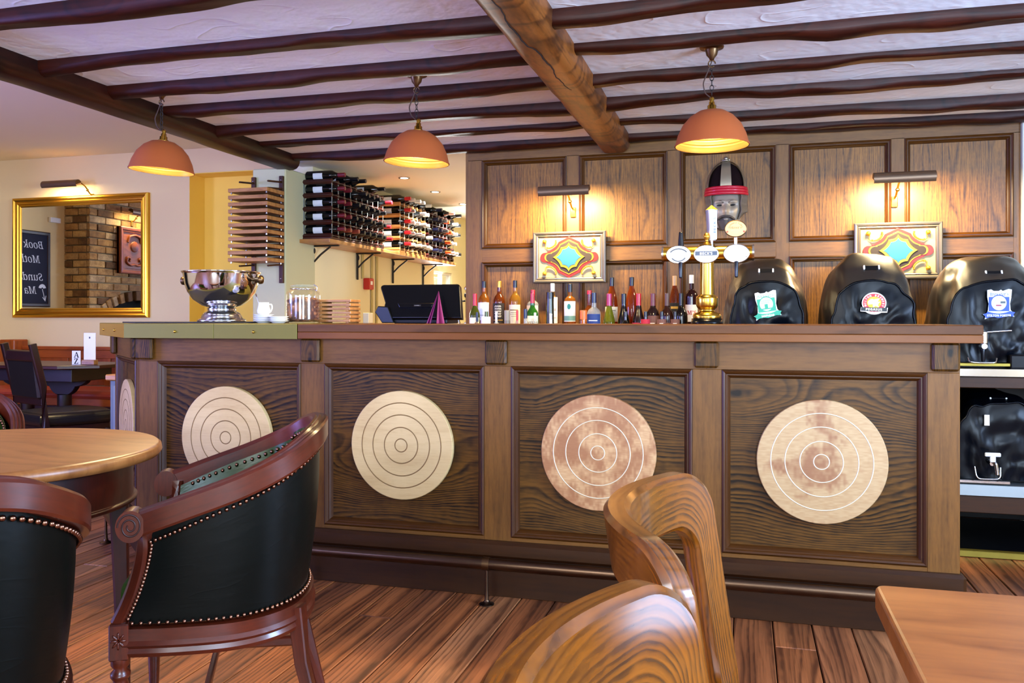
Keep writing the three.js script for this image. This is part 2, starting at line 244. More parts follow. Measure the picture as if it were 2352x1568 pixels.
{ // outer walls with window openings
  const holeWall = (g, axis, at, thick, a0, a1, h, holes, m, name = 'wall') => {   // axis 'x': wall in the plane z = at; 'z': plane x = at
    const put = (p, q, y0, y1) => { if (q - p < .005 || y1 - y0 < .005) return; const b = axis === 'x' ? mv(new THREE.BoxGeometry(q - p, y1 - y0, thick), (p + q) / 2, (y0 + y1) / 2, at) : mv(new THREE.BoxGeometry(thick, y1 - y0, q - p), at, (y0 + y1) / 2, (p + q) / 2); part(name, triUV(b, axis === 'x' ? 0 : 2, 1.2), m, g); };
    let p = a0; for (const [s, e, y0, y1] of holes) { put(p, s, 0, h); put(s, e, 0, y0); put(s, e, y1, h); p = e; } put(p, a1, 0, h);
  };
  const wf = struct('wall_front', 'plain cream wall with three windows behind the viewer'); holeWall(wf, 'x', 2.3, .2, -6.8, 3.1, 2.6, [[-5.0, -3.4, .9, 2.1], [-1.95, -.35, .9, 2.1], [.55, 2.15, .9, 2.1]], M.wallCream);
  const wr = struct('wall_right', 'plain cream wall to the right of the bar'); holeWall(wr, 'z', 3.0, .2, -5.6, 2.4, 2.6, [[-2.35, -.85, .95, 2.15]], M.wallCream);
  const wl = struct('wall_left', 'cream wall beside the brick chimney breast'); holeWall(wl, 'z', -6.7, .2, -6.2, 2.4, 2.6, [[-2.15, -.45, .85, 2.15]], M.wallCream);
  let k = 0;
  const windowAt = (axis, at, a0, a1, y0, y1, fw = .06) => {
    const w = struct('window_' + (++k), 'white framed window with clear panes'), W = a1 - a0, Hh = y1 - y0, g = new THREE.Group(); w.add(g); g.name = 'sash';
    const F = mat(0xe8e6df, .5); const bar = (x, y, ww, hh) => part('bar', mv(cbox(ww, hh, .05, .004), x, y, 0), F, g);
    bar(0, -Hh / 2 + fw / 2, W, fw); bar(0, Hh / 2 - fw / 2, W, fw); bar(-W / 2 + fw / 2, 0, fw, Hh - 2 * fw); bar(W / 2 - fw / 2, 0, fw, Hh - 2 * fw); bar(0, 0, fw * .66, Hh - 2 * fw);
    for (const s of [-1, 1]) part('pane', mv(new THREE.BoxGeometry(W / 2 - .08, Hh - .12, .004), s * (W / 4 - .005), 0, 0), mat(0xffffff, .02, 0, { transmission: 1, thickness: 0 }), g);
    if (axis === 'x') g.position.set((a0 + a1) / 2, (y0 + y1) / 2, at); else { g.position.set(at, (y0 + y1) / 2, (a0 + a1) / 2); g.rotation.y = Math.PI / 2; }
  };
  windowAt('x', 2.33, -5.0, -3.4, .9, 2.1); windowAt('x', 2.33, -1.95, -.35, .9, 2.1); windowAt('x', 2.33, .55, 2.15, .9, 2.1); windowAt('z', 3.03, -2.35, -.85, .95, 2.15); windowAt('z', -6.73, -2.15, -.45, .85, 2.15);
  windowAt('z', -3.12, -8.7, -8.14, .95, 1.62, .025);
  // the wall that carries the mirror, with its yellow recess
  const wm = struct('wall_mirror', 'cream wall with a yellow recess'); const bx = (n, x0, x1, y0, y1, z0, z1, m) => part(n, triUV(mv(new THREE.BoxGeometry(x1 - x0, y1 - y0, Math.abs(z1 - z0)), (x0 + x1) / 2, (y0 + y1) / 2, (z0 + z1) / 2), 0, 1.2), m, wm);
  bx('plaster', -6.8, -4.421, 0, 2.6, -6.0, -6.2, M.wallCream); bx('plaster', -4.421, -3.3, 2.325, 2.6, -6.0, -6.2, M.wallCream);
  bx('recess_back', -4.6, -3.2, 0, 2.6, -6.2, -6.3, M.niche); bx('recess_side', -4.4225, -4.419, 0, 2.324, -6.002, -6.199, M.niche); bx('recess_head', -4.419, -3.3, 2.319, 2.3245, -6.002, -6.199, M.niche);
  // pillar and the wine wall behind it
  const wp = struct('wall_pillar', 'grey green plastered pillar under the beam end'); part('plaster', triUV(mv(cbox(.26, 2.17, .42, .008), -3.19, 1.085, -5.41), 1, 1.2), M.pillar, wp);
  const ww = struct('wall_wine', 'yellow wall behind the wine shelf'); holeWall(ww, 'z', -3.2, .24, -9.85, -5.62, 2.6, [[-8.7, -8.14, .95, 1.62]], M.wineWall);
  const we = struct('wall_end', 'cream wall closing the far passage'); holeWall(we, 'x', -9.85, .2, -3.4, -.9, 2.6, [], M.wineWall); holeWall(we, 'z', -.85, .2, -9.9, -5.4, 2.6, [], M.wineWall);
}
{ // oak panelling behind the bar
  const w = struct('wall_back', 'oak panelled wall behind the bar'), z = -5.25;
  part('backing', mv(new THREE.BoxGeometry(4.85, 2.6, .1), .66, 1.3, -5.38), M.paleWall, w);
  part('end_board', span(-1.765, -1.745, 0, 2.25, -5.25, -5.43, 1, 1.0), M.wallStile, w);
  const xs = [[-1.653, -1.088], [-1.009, -.457], [-.381, .18], [.254, .813], [.884, 1.44]];
  const st = [[-1.748, -1.653], [-1.088, -1.009], [-.457, -.381], [.18, .254], [.813, .884], [1.44, 1.475]];
  for (const [a, b] of st) { part('stile', span(a, b, .9, 2.16, z, z - .035, 1, .9, .001), M.wallStile, w); }
  part('rail', span(-1.748, 1.475, 2.155, 2.25, z, z - .035, 0, 1.0, .001), M.wallStile, w);
  for (const [a, b] of xs) {
    part('rail', span(a, b, 1.492, 1.58, z, z - .035, 0, 1.0, .001), M.wallStile, w);
    for (const [y0, y1] of [[1.58, 2.155], [.9, 1.492]]) {
      part('panel', span(a - .004, b + .004, y0 - .004, y1 + .004, z - .022, z - .034, 1, .62, .001), M.wallPanel, w);
      part('moulding', mv(frameRing(b - a, y1 - y0, [[0, -.03], [0, .006], [.006, .009], [.012, .004], [.018, .004], [.024, -.006], [.03, -.012], [.032, -.021], [.034, -.03]], .8), (a + b) / 2, (y0 + y1) / 2, z), M.wallMould, w);
    }
  }
  part('pale_strip', span(1.476, 1.62, 0, 2.25, -5.22, -5.33, 1), M.paleWall, w);
}
// ---------- the bar ----------
const barXs = [[-2.562, -1.839], [-1.727, -1.014], [-.901, -.190], [-.082, .621]];
{
  const b = thing('bar_counter', 'long oak bar front with framed panels and a canted end', 'bar', [-.97, 0, -3.25]);
  const P = (n, g, m) => part(n, mv(g, .97, 0, 3.25), m, b);
  const zF = -3.25, mould = [[0, -.03], [0, .002], [.006, .006], [.012, .002], [.016, -.004], [.02, -.004], [.026, -.012], [.03, -.02], [.034, -.028]];
  P('carcass', span(-2.62, .715, .1, 1.03, -3.3, -3.78, 0, 1), M.barDark);
  for (const [a, c] of [[-2.659, -2.562], [-1.839, -1.727], [-1.014, -.901], [-.190, -.082], [.621, .725]]) P('stile', span(a, c, .215, .932, zF, zF - .04, 1, .7, .0015), M.barWood);
  barXs.forEach(([a, c], i) => {
    P('panel', span(a - .004, c + .004, .243, .935, zF - .022, zF - .036, 0, .8, .001), M.barPanel);
    P('moulding', mv(frameRing(c - a, .931 - .247, mould, .7), (a + c) / 2, .589, zF), M.barMould);
    P('bottom_rail', span(a, c, .215, .2465, zF, zF - .04, 0, .9, .0015), M.barWood);
  });
  const cb = [-2.621, -1.786, -.959, -.138, .6765], ends = [-2.659, ...cb.slice(1, 4), .725];
  for (let i = 0; i < 4; i++) P('top_rail', span(ends[i], ends[i + 1], .932, 1.038, zF, zF - .04, 0, .9, .0008), M.barWood);
  for (const x of cb) P('corbel', span(x - .045, x + .045, .938, 1.038, zF + .026, zF, 1, .5, .008), M.barPanel);
  P('plinth', span(-2.67, .742, .165, .232, -3.222, -3.3, 0, 1.2, .012), M.barDark);
  P('kickboard', span(-2.64, .715, 0, .168, -3.27, -3.3, 0, 1.2, .001), M.barDark);
  // canted end
  const turn = new THREE.Matrix4().makeRotationY(R(-42)).setPosition(-2.659, 0, -3.25);   // local -x runs along the canted face, +z looks outwards
  const E = (n, g, m) => { g.applyMatrix4(new THREE.Matrix4().makeTranslation(0, 0, 0)); g.applyMatrix4(turn); P(n, g, m); };
  E('stile', span(-.085, 0, .215, .932, 0, -.04, 1, .7, .0015), M.barWood); E('stile', span(-.78, -.695, .215, .932, 0, -.04, 1, .7, .0015), M.barWood);
  E('panel', span(-.7, -.08, .243, .935, -.022, -.036, 0, .8, .001), M.barPanel); E('moulding', mv(frameRing(.61, .684, mould, .7), -.39, .589, 0), M.barMould);
  E('bottom_rail', span(-.695, -.085, .215, .2465, 0, -.04, 0, .9, .0015), M.barWood); E('top_rail', span(-.78, 0, .932, 1.038, 0, -.04, 0, .9, .001), M.barWood);
  E('corbel', span(-.1, -.02, .938, 1.038, .026, 0, 1, .5, .008), M.barPanel); E('corbel', span(-.78, -.7, .938, 1.038, .026, 0, 1, .5, .008), M.barPanel);
  E('plinth', span(-.79, .01, .165, .232, .028, -.04, 0, 1.2, .012), M.barDark); E('kickboard', span(-.78, 0, 0, .168, -.02, -.05, 0, 1.2, .001), M.barDark);
  // worktops
  const t = thing('bar_worktop', 'thick two-toned hardwood bar top with square edge', 'worktop', [-.52, 1.038, -3.5]); const Q = (n, g, m) => part(n, mv(g, .52, -1.038, 3.5), m, t);
  Q('upper_board', span(-1.816, .782, 1.066, 1.1, -3.18, -3.82, 0, 1.6, .003), M.top); Q('lower_board', span(-1.816, .782, 1.038, 1.066, -3.181, -3.82, 0, 1.6, .0015), M.topLight);
  const br = thing('brass_worktop', 'dull brass sheathed end of the bar top with round nails', 'worktop', [-2.4, 1.038, -3.5]); const B = (n, g, m) => part(n, mv(g, 2.4, -1.038, 3.5), m, br);
  const dx = -Math.sin(R(48)), dz = -Math.cos(R(48)), c0 = [-2.683, -3.18], c1 = [c0[0] + dx * .86, c0[1] + dz * .86];
  const sh = polyShape([[-1.818, 3.182], [c0[0] + .001, 3.182], [c1[0], -c1[1]], [c1[0] + .4, -c1[1]], [-2.45, 3.82], [-1.818, 3.82]]);
  const core = extrude(sh, .06, .001); core.rotateX(-Math.PI / 2); core.translate(0, 1.0385, 0);
  B('core', triUV(core, 0, 1), M.barDark);
  const topS = polyShape([[-1.8175, 3.18], [c0[0], 3.18], [c1[0], -c1[1]], [c1[0] + .41, -c1[1]], [-2.44, 3.83], [-1.8175, 3.83]]); const tg = extrude(topS, .003, .0005); tg.rotateX(-Math.PI / 2); tg.translate(0, 1.0985, 0);
  B('brass_sheet', triUV(tg, 0, 1), M.brassOld);
  B('brass_sheet', span(-1.8175, -2.221, 1.036, 1.1, -3.1785, -3.1825, 0, 1, .001), M.brassOld); B('brass_sheet', span(-2.2225, -2.684, 1.036, 1.1, -3.1785, -3.1825, 0, 1, .001), M.brassOld);
  const es = span(-.86, 0, 1.036, 1.1, .0015, -.0025, 0, 1, .001); es.applyMatrix4(new THREE.Matrix4().makeRotationY(R(-42)).setPosition(c0[0], 0, c0[1])); B('brass_sheet', es, M.brass);
  const nailG = new THREE.SphereGeometry(.0065, 10, 6); for (const x of [-2.417, -2.025]) B('nail', nailG.clone().translate(x, 1.066, -3.178), M.brass);
  for (const L of [.3, .7]) B('nail', nailG.clone().translate(c0[0] + dx * L - dz * .002, 1.068, c0[1] + dz * L + .003), M.brass);
}
{ // round target boards on the bar front
  const rings = [.78, .56, .33, .12], r = .226;
  const disc = () => lathe([[0, 0], [r - .002, 0], [r, .003], [r, .021], [r - .003, .024], [0, .024]], 64);
  const mk = (pos, ry, m, gm, label) => {
    const g = thing('target_board', label, 'target board', pos, ry, 'round ringed boards on the bar front'); const d = disc(); d.rotateX(Math.PI / 2); const uv = d.attributes.uv, p = d.attributes.position; const ox = rnd(), oy = rnd(); for (let i = 0; i < uv.count; i++) uv.setXY(i, p.getX(i) / .5 + ox, p.getY(i) / .5 + oy);
    part('disc', d, m, g); rings.forEach(q => { const k = r * q, t = new THREE.TorusGeometry(k, .0022, 4, 64); t.scale(1, 1, .5); t.translate(0, 0, .024); part('ring', t, gm, g); });
  };
  const dk = mat(0x7a5a2c, .7), lt = mat(0xd8c8a4, .6), z = -3.271;
  mk([-2.208, .598, z], 0, M.pale, dk, 'pale round board with dark rings behind the leather tub chair'); mk([-1.374, .597, z], 0, M.pale, dk, 'pale round board with dark rings, centred in the bar panel beside the tub chair');
  const s2 = tex(T.stained, .5, { tint: 0xe8d8c0 }); mk([-.551, .6, z], 0, s2, lt, 'tan weathered round board with pale rings behind the oak chair back'); mk([.269, .602, z], 0, tex(T.stainedPale, .5, { tint: 0xc8b898 }), lt, 'blotched pink and cream round board at the right end of the bar');
  const a = R(-42), lx = -.39, cx = -2.659 + lx * Math.cos(a) - .021 * Math.sin(a), cz = -3.25 - lx * Math.sin(a) - .021 * Math.cos(a); mk([cx, .598, cz], a, tex(T.pale, .5, { tint: 0xffffff }), dk, 'round board seen edge-on at the canted bar end');
}
{ // foot rail
  const f = thing('foot_rail', 'dark bronze tubular foot rail on slim floor posts', 'foot rail', [-.97, 0, -3.18]); const P = (n, g, m = M.pipe) => part(n, mv(g, .97, 0, 3.18), m, f);
  const dx = -Math.sin(R(48)), dz = -Math.cos(R(48)), c = [-2.68, -3.165], e = [c[0] + dx * .72, c[1] + dz * .72];
  const path = new THREE.CurvePath(); path.add(new THREE.LineCurve3(V(.70, .16, -3.165), V(c[0] + .06, .16, -3.165))); path.add(new THREE.QuadraticBezierCurve3(V(c[0] + .06, .16, -3.165), V(c[0], .16, c[1]), V(c[0] + dx * .06, .16, c[1] + dz * .06))); path.add(new THREE.LineCurve3(V(c[0] + dx * .06, .16, c[1] + dz * .06), V(e[0], .16, e[1])));
  P('rail', new THREE.TubeGeometry(path, 90, .0235, 16, false)); P('end_cap', new THREE.SphereGeometry(.0245, 14, 10).translate(.70, .16, -3.165));
  const post = lathe([[0, 0], [.03, 0], [.03, .004], [.014, .009], [.009, .02], [.0065, .06], [.006, .137]], 16); const sleeve = new THREE.CylinderGeometry(.0262, .0262, .028, 18, 1); sleeve.rotateZ(Math.PI / 2);
  for (const x of [-2.55, -1.81, -.977, -.15, .62]) { P('post', post.clone().translate(x, 0, -3.165)); P('sleeve', sleeve.clone().translate(x, .16, -3.165), M.bronze); }
  P('post', post.clone().translate(c[0] + dx * .55, 0, c[1] + dz * .55));
}

// ---------- pendant lamps over the bar ----------
{
  const outer = [[.151, 0], [.153, .004], [.149, .010], [.139, .046], [.119, .088], [.089, .122], [.055, .143], [.022, .150]], inner = [[.148, .0005], [.134, .045], [.114, .084], [.084, .117], [.05, .137], [.0, .142]];
  const lining = mat(0x6a5028, .38, .9, { bumpMap: dataTex(8, 128, ((n) => (u, v) => { const k = n(u, v); return [k, k, k]; })(noise(5, 2, 40)), false), bumpScale: .002 });
  const link = new THREE.TorusGeometry(.0075, .0017, 5, 10); link.scale(1, 1.5, 1);
  const mk = (x, z, rim, tilt, label) => {
    const g = thing('pendant_lamp', label, 'lamp', [x, 2.25, z], 0, 'terracotta pendant lamps over the bar'), y = rim - 2.25;
    part('ceiling_rose', lathe([[0, -.058], [.008, -.056], [.012, -.046], [.022, -.034], [.027, -.014], [.03, -.009], [.048, -.006], [.05, 0], [0, 0]], 24), M.bronze, g);
    const hook = new THREE.TorusGeometry(.014, .003, 6, 18, 5.4); part('hook', hook.translate(0, -.07, 0), M.bronze, g);
    const top = y + .2, links = []; for (let q = -.088, i = 0; q > top + .012; q -= .0205, i++) { const l = link.clone(); if (i % 2) l.rotateY(Math.PI / 2); links.push(l.translate(0, q, 0)); }
    part('chain', join(links), M.iron, g);
    part('cord', tube([[0, -.06, 0], [-.016, -.1, 0], [-.034, lerp(-.1, top, .45), .004], [-.026, lerp(-.1, top, .8), 0], [-.003, top, 0]], .0028, 26, 6), mat(0x3a2214, .7), g);
    const s = new THREE.Group(); s.name = 'head'; s.position.y = y; s.rotation.z = tilt; g.add(s);
    part('fitting', lathe([[0, .205], [.007, .203], [.011, .195], [.008, .187], [.012, .182], [.012, .172], [.018, .168], [.018, .156], [.024, .152], [.024, .147], [0, .147]], 18), M.brass, s);
    part('shade', lathe(outer, 48), M.terracotta, s); part('lining', lathe(inner, 48), lining, s);
    part('bulb', new THREE.SphereGeometry(.024, 14, 10).translate(0, .07, 0), glow(0xffc67a, 6), s, 'glowing lamp bulb');
    const L = new THREE.PointLight(new THREE.Color().setRGB(1, .75, .38), LAMP); L.name = 'pendant_light'; L.castShadow = true; L.shadow.radius = 1; L.position.set(0, .07, 0); s.add(L);
  };
  const LAMP = 6;
  mk(-.131, -3.592, 1.838, 0, 'terracotta pendant lamp nearest the right, above the beer taps'); mk(-1.462, -3.638, 1.842, R(-3), 'terracotta pendant lamp hanging above the till'); mk(-2.746, -3.513, 1.842, R(-4), 'terracotta pendant lamp hanging above the steel punch bowl');
}
// ---------- picture lights ----------
function pictureLight(pos, len, label, k, armX, dz, turn = 0) {   // dz: from the lamp back to the wall
  const g = thing('picture_lamp', label, 'picture light', pos, turn, 'brass picture lights');
  const half = (r, a0, a1) => { const c = new THREE.CylinderGeometry(r, r, len, 20, 1, true, a0, a1); c.rotateZ(Math.PI / 2); return c; };
  const sh = surface(18, 1, (u, v) => { const a = lerp(-.95, Math.PI * .95, u); return V((v - .5) * len, Math.sin(a) * .034, Math.cos(a) * .034); }), si = surface(18, 1, (u, v) => { const a = lerp(-.95, Math.PI * .95, u); return V((.5 - v) * len, Math.sin(a) * .032, Math.cos(a) * .032); });
  part('shade', join([sh, si]), mat(0x7a6450, .42, .75), g);
  for (const s of [-1, 1]) { const e = new THREE.CylinderGeometry(.0335, .0335, .002, 20, 1, false, 0, Math.PI); e.rotateZ(Math.PI / 2); e.rotateX(.4); part('end_cap', e.translate(s * len / 2, 0, 0), M.bronze, g); }
  const bulb = new THREE.CylinderGeometry(.007, .007, len * .8, 10); bulb.rotateZ(Math.PI / 2); part('tube_lamp', bulb, glow(0xffd08a, 8), g, 'glowing tube lamp');
  part('arm', tube([[armX, .0, dz * .1], [armX, -.02, dz * .4], [armX, -.07, dz * .75], [armX, -.08, dz]], .006, 16, 8), M.brass, g);
  part('knuckle', new THREE.SphereGeometry(.012, 12, 8).translate(armX, -.045, dz * .55), M.brass, g);
  part('backplate', mv(cbox(.034, .062, .012, .003), armX, -.1, dz + .006), M.brass, g);
  const L = new THREE.RectAreaLight(new THREE.Color().setRGB(1, .76, .40), k, len * .85, .035); L.name = 'picture_light'; L.position.set(0, -.012, -.004); g.add(L); g.updateMatrixWorld(true); L.lookAt(g.localToWorld(V(0, -1, dz * 1.5)));
  return g;
}
pictureLight([-1.056, 1.896, -5.01], .312, 'bronze picture light over the left ornamental panel', 1050, .01, -.24);
pictureLight([.841, 1.893, -5.01], .312, 'bronze picture light over the right ornamental panel', 1050, -.012, -.24);
// ---------- carved ornamental panels ----------
{
  const cream = mat(0xa8966e, .7), redP = mat(0xb01c0e, .45), dark = mat(0x2c201a, .7), blue = mat(0x1f6a92, .6), silver = mat(0x6e665a, .4, .7), gold = M.goldPaint;
  const lozenge = (s, d = 0) => { const sh = new THREE.Shape(), P = (x, y) => [x * s, y * s]; const k = s;
    const q = [[0, .129], [-.068, .097], [-.138, .037], [-.15, .033]]; sh.moveTo(...P(0, .13)); sh.lineTo(...P(-.068, .097)); sh.quadraticCurveTo(...P(-.088, .05), ...P(-.138, .037)); sh.quadraticCurveTo(...P(-.132, .03), ...P(-.155, .031)); sh.bezierCurveTo(...P(-.196, .03), ...P(-.196, -.03), ...P(-.155, -.031)); sh.quadraticCurveTo(...P(-.132, -.03), ...P(-.138, -.037)); sh.quadraticCurveTo(...P(-.088, -.05), ...P(-.068, -.097)); sh.lineTo(...P(0, -.13));
    sh.lineTo(...P(.068, -.097)); sh.quadraticCurveTo(...P(.088, -.05), ...P(.138, -.037)); sh.quadraticCurveTo(...P(.132, -.03), ...P(.155, -.031)); sh.bezierCurveTo(...P(.196, -.03), ...P(.196, .03), ...P(.155, .031)); sh.quadraticCurveTo(...P(.132, .03), ...P(.138, .037)); sh.quadraticCurveTo(...P(.088, .05), ...P(.068, .097)); sh.closePath(); return sh; };
  const quatre = (s) => { const sh = new THREE.Shape(), P = (x, y) => [x * s, y * s]; const pts = [[0, .088], [.058, .058], [.099, 0], [.058, -.058], [0, -.088], [-.058, -.058], [-.099, 0], [-.058, .058]]; sh.moveTo(...P(0, .092)); const seg = (a, b, c) => { sh.quadraticCurveTo(...P(a[0], a[1]), ...P(b[0], b[1])); }; 
    sh.quadraticCurveTo(...P(.012, .062), ...P(.05, .062)); sh.quadraticCurveTo(...P(.064, .02), ...P(.102, 0)); sh.quadraticCurveTo(...P(.064, -.02), ...P(.05, -.062)); sh.quadraticCurveTo(...P(.012, -.062), ...P(0, -.092)); sh.quadraticCurveTo(...P(-.012, -.062), ...P(-.05, -.062)); sh.quadraticCurveTo(...P(-.064, -.02), ...P(-.102, 0)); sh.quadraticCurveTo(...P(-.064, .02), ...P(-.05, .062)); sh.quadraticCurveTo(...P(-.012, .062), ...P(0, .092)); return sh; };
  const mk = (pos, label) => {
    const g = thing('ornamental_panel', label, 'wall panel', pos, 0, 'painted carved panels on the oak wall'); const c = .161;
    part('backboard', mv(cbox(.42, .28, .02, .001), 0, c, .011), cream, g);
    part('frame', mv(frameRing(.464, .322, [[0, 0], [0, .032], [.006, .036], [.014, .034], [.02, .028], [.026, .03], [.032, .026], [.036, .021]], .5), 0, c, 0), silver, g);
    const L = (n, sh, d, m, z) => part(n, mv(extrude(sh, d, .0015, 2, 14), 0, c, z), m, g);
    L('red_border', lozenge(1), .007, redP, .021); L('gold_trim', lozenge(.85), .004, gold, .0275); L('dark_field', lozenge(.79), .003, dark, .0305); L('gold_trim', quatre(1), .005, gold, .033); L('blue_field', quatre(.78), .003, blue, .0375);
    for (const sx of [-1, 1]) for (const sy of [-1, 1]) {
      part('scroll', tube([[sx * .084, c + sy * .104, .03], [sx * .081, c + sy * .094, .032], [sx * .092, c + sy * .076, .032], [sx * .112, c + sy * .062, .032], [sx * .134, c + sy * .058, .032], [sx * .138, c + sy * .066, .032]], .0045, 22, 8), gold, g);
      part('stalk', tube([[sx * .14, c + sy * .055, .026], [sx * .152, c + sy * .068, .028], [sx * .149, c + sy * .086, .028], [sx * .154, c + sy * .098, .028]], .0022, 12, 6), gold, g);
      part('flower', new THREE.IcosahedronGeometry(.0135, 1).translate(sx * .157, c + sy * .101, .031), gold, g); part('stud', new THREE.SphereGeometry(.006, 10, 8).translate(sx * .084, c + sy * .105, .03), gold, g);
    }
  };
  mk([-1.066, 1.35, -5.238], 'framed cream panel with red, gold and blue carving above the spirits'); mk([.8425, 1.35, -5.238], 'framed cream panel with red, gold and blue carving behind the ale casks');
}
{ // carved bearded king mask
  const g = thing('crowned_mask', 'silver bearded face mask wearing a red banded crown', 'mask', [-.107, 1.662, -5.272]);
  const skin = mat(0x9a8e7e, .5, .3), hairM = mat(0x564a3e, .55, .3), beardM = mat(0x453c36, .55, .25), metal = mat(0xb3a78f, .35, .8), redB = mat(0xb3122a, .4, 0, { clearcoat: .3 }), velvet = mat(0x140405, .9, 0, { specularIntensity: .3 });
  const G = (x, y, cx, cy, sx, sy) => Math.exp(-(((x - cx) / sx) ** 2) - ((y - cy) / sy) ** 2);
  const face = (x, y) => .075 * Math.sqrt(Math.max(0, 1 - x * x)) * Math.sqrt(Math.max(0, 1 - (y * .8) ** 2)) + .03 * G(x, y, 0, -.12, .15, .3) - .018 * G(Math.abs(x), y, .38, .25, .2, .13) + .012 * G(Math.abs(x), y, .36, .46, .3, .08) + .01 * G(Math.abs(x), y, .42, -.15, .25, .25) + .012 * G(x, y, 0, -.55, .22, .07) - .012 * G(x, y, 0, -.47, .25, .04);
  part('face', surface(40, 44, (u, v) => { const y = lerp(-1, 1, v), x = lerp(-1, 1, u), w = .098 * (1 - .25 * sstep(.2, -1, y)); return V(x * w, .115 + y * .105, face(x, y)); }), skin, g);
  for (const s of [-1, 1]) { const e = new THREE.Shape(); e.moveTo(-.019, 0); e.quadraticCurveTo(0, .012, .019, .002); e.quadraticCurveTo(0, -.009, -.019, 0); part('eye_hole', mv(extrude(e, .006, .001), s * .037, .141, .0545), mat(0x050404, .9), g); part('brow', tube([[s * .014, .157, .074], [s * .034, .167, .071], [s * .058, .16, .056]], .004, 10, 6), hairM, g); }
  const bn = noise(55, 24, 6); part('beard', surface(44, 16, (u, v) => { const a = lerp(0, Math.PI, u), y = lerp(.075, -.005, v), w = .074 * (1 - .45 * v * v); return V(-Math.cos(a) * w, y, Math.sin(a) * (.075 - .018 * v) + .006 * (bn(u, v * .3) - .5) * (1 - v * .3) + .004); }), beardM, g);
  part('moustache', tube([[-.05, .056, .066], [-.025, .071, .085], [0, .074, .09], [.025, .071, .085], [.05, .056, .066]], .007, 18, 6), beardM, g);
  for (const s of [-1, 1]) for (let i = 0; i < 7; i++) { const x = s * (.083 + .005 * i), z = .052 - .007 * i; part('hair_lock', tube([[x, .235, z], [x + s * .008, .19, z + .006], [x + s * .002, .15, z], [x + s * .006, .105, z + .004], [x - s * .012, .055 + .008 * i, z]], .0065, 16, 6), hairM, g); }
  for (const [y, r, k] of [[.212, .0105, 1.03], [.229, .0125, 1], [.245, .0105, .985]]) part('crown_band', (() => { const p = []; for (let i = 0; i <= 24; i++) { const a = Math.PI * i / 24; p.push(V(-Math.cos(a) * .118 * k, y, Math.sin(a) * .095 * k)); } return new THREE.TubeGeometry(new THREE.CatmullRomCurve3(p), 40, r, 8); })(), redB, g);
  part('cap', surface(28, 16, (u, v) => { const a = Math.PI * u, b = v * Math.PI / 2; return V(-Math.cos(a) * .108 * Math.cos(b), .25 + .155 * Math.sin(b), Math.sin(a) * .082 * Math.cos(b)); }), velvet, g);
  const strap = (ang, wd) => { const p = []; for (let i = 0; i <= 18; i++) { const b = i / 18 * Math.PI / 2; p.push(V(Math.sin(ang) * .118 * Math.cos(b), .248 + .166 * Math.sin(b), Math.cos(ang) * .09 * Math.cos(b))); } return p; };
  const strapG = (ang, wd) => { const c = strap(ang), side = V(Math.cos(ang), 0, -Math.sin(ang)); const f = (off, dx) => surface(18, 2, (u, v) => { const q = c[Math.round(u * 18)]; const w = wd * (1 - .35 * u); return q.clone().addScaledVector(side, (v - .5) * w * dx).add(V(0, 0, 0)).addScaledVector(V(Math.sin(ang) * .7, .5, Math.cos(ang) * .7), off); }); return join([f(.004, 1), f(0, -1)]); };
  part('strap', strapG(0, .066), metal, g); part('strap', strapG(1.15, .032), metal, g); part('strap', strapG(-1.15, .032), metal, g);
  part('finial', join([new THREE.SphereGeometry(.012, 12, 8).translate(0, .43, .012), new THREE.TorusGeometry(.016, .005, 6, 14).rotateX(Math.PI / 2).translate(0, .417, .012), new THREE.IcosahedronGeometry(.008, 0).translate(-.018, .42, .012), new THREE.IcosahedronGeometry(.008, 0).translate(.018, .42, .012)]), metal, g);
}
// ---------- back counter and its bottles ----------
{
  const b = thing('back_counter', 'dark wooden back counter below the spirit bottles', 'counter', [-.95, 0, -4.95]); const P = (n, g, m) => part(n, mv(g, .95, 0, 4.95), m, b);
  P('body', span(-1.72, -.25, 0, .92, -4.68, -5.21, 0), M.barDark); P('worktop', span(-1.74, -.24, .92, .95, -4.64, -5.22, 0), M.top); P('riser', span(-1.72, -.25, .9505, 1.055, -4.96, -5.21, 0), M.barDark);
}
const prof = {
  whisky: [[0, 0], [.94, 0], [1, .015], [1, .56], [.96, .62], [.8, .68], [.45, .735], [.36, .77], [.38, .8], [.34, .84], [.33, 1]],
  straight: [[0, 0], [.95, 0], [1, .015], [1, .6], [.97, .65], [.8, .7], [.5, .73], [.36, .75], [.34, 1]],
  wine: [[0, 0], [.95, 0], [1, .015], [1, .58], [.96, .63], [.75, .7], [.5, .745], [.38, .79], [.36, 1]],
  cognac: [[0, 0], [.9, 0], [1, .02], [1, .3], [.96, .45], [.82, .6], [.6, .72], [.4, .8], [.33, .85], [.33, 1]],
  squat: [[0, 0], [.9, 0], [1, .03], [1, .3], [.94, .42], [.7, .52], [.42, .58], [.32, .64], [.3, 1]],
  round: [[0, 0], [.7, 0], [.9, .06], [1, .2], [.98, .33], [.85, .46], [.55, .55], [.34, .6], [.3, 1]],
  flare: [[0, 0], [1, 0], [1, .03], [.8, .1], [.62, .25], [.52, .45], [.5, .7], [.48, .8], [.46, 1]],
  burg: [[0, 0], [.95, 0], [1, .02], [1, .42], [.92, .52], [.7, .63], [.48, .73], [.38, .8], [.36, 1]],
};
const amber = (c) => mat(c, .05, 0, { transmission: .82, thickness: 0, ior: 1.4 });
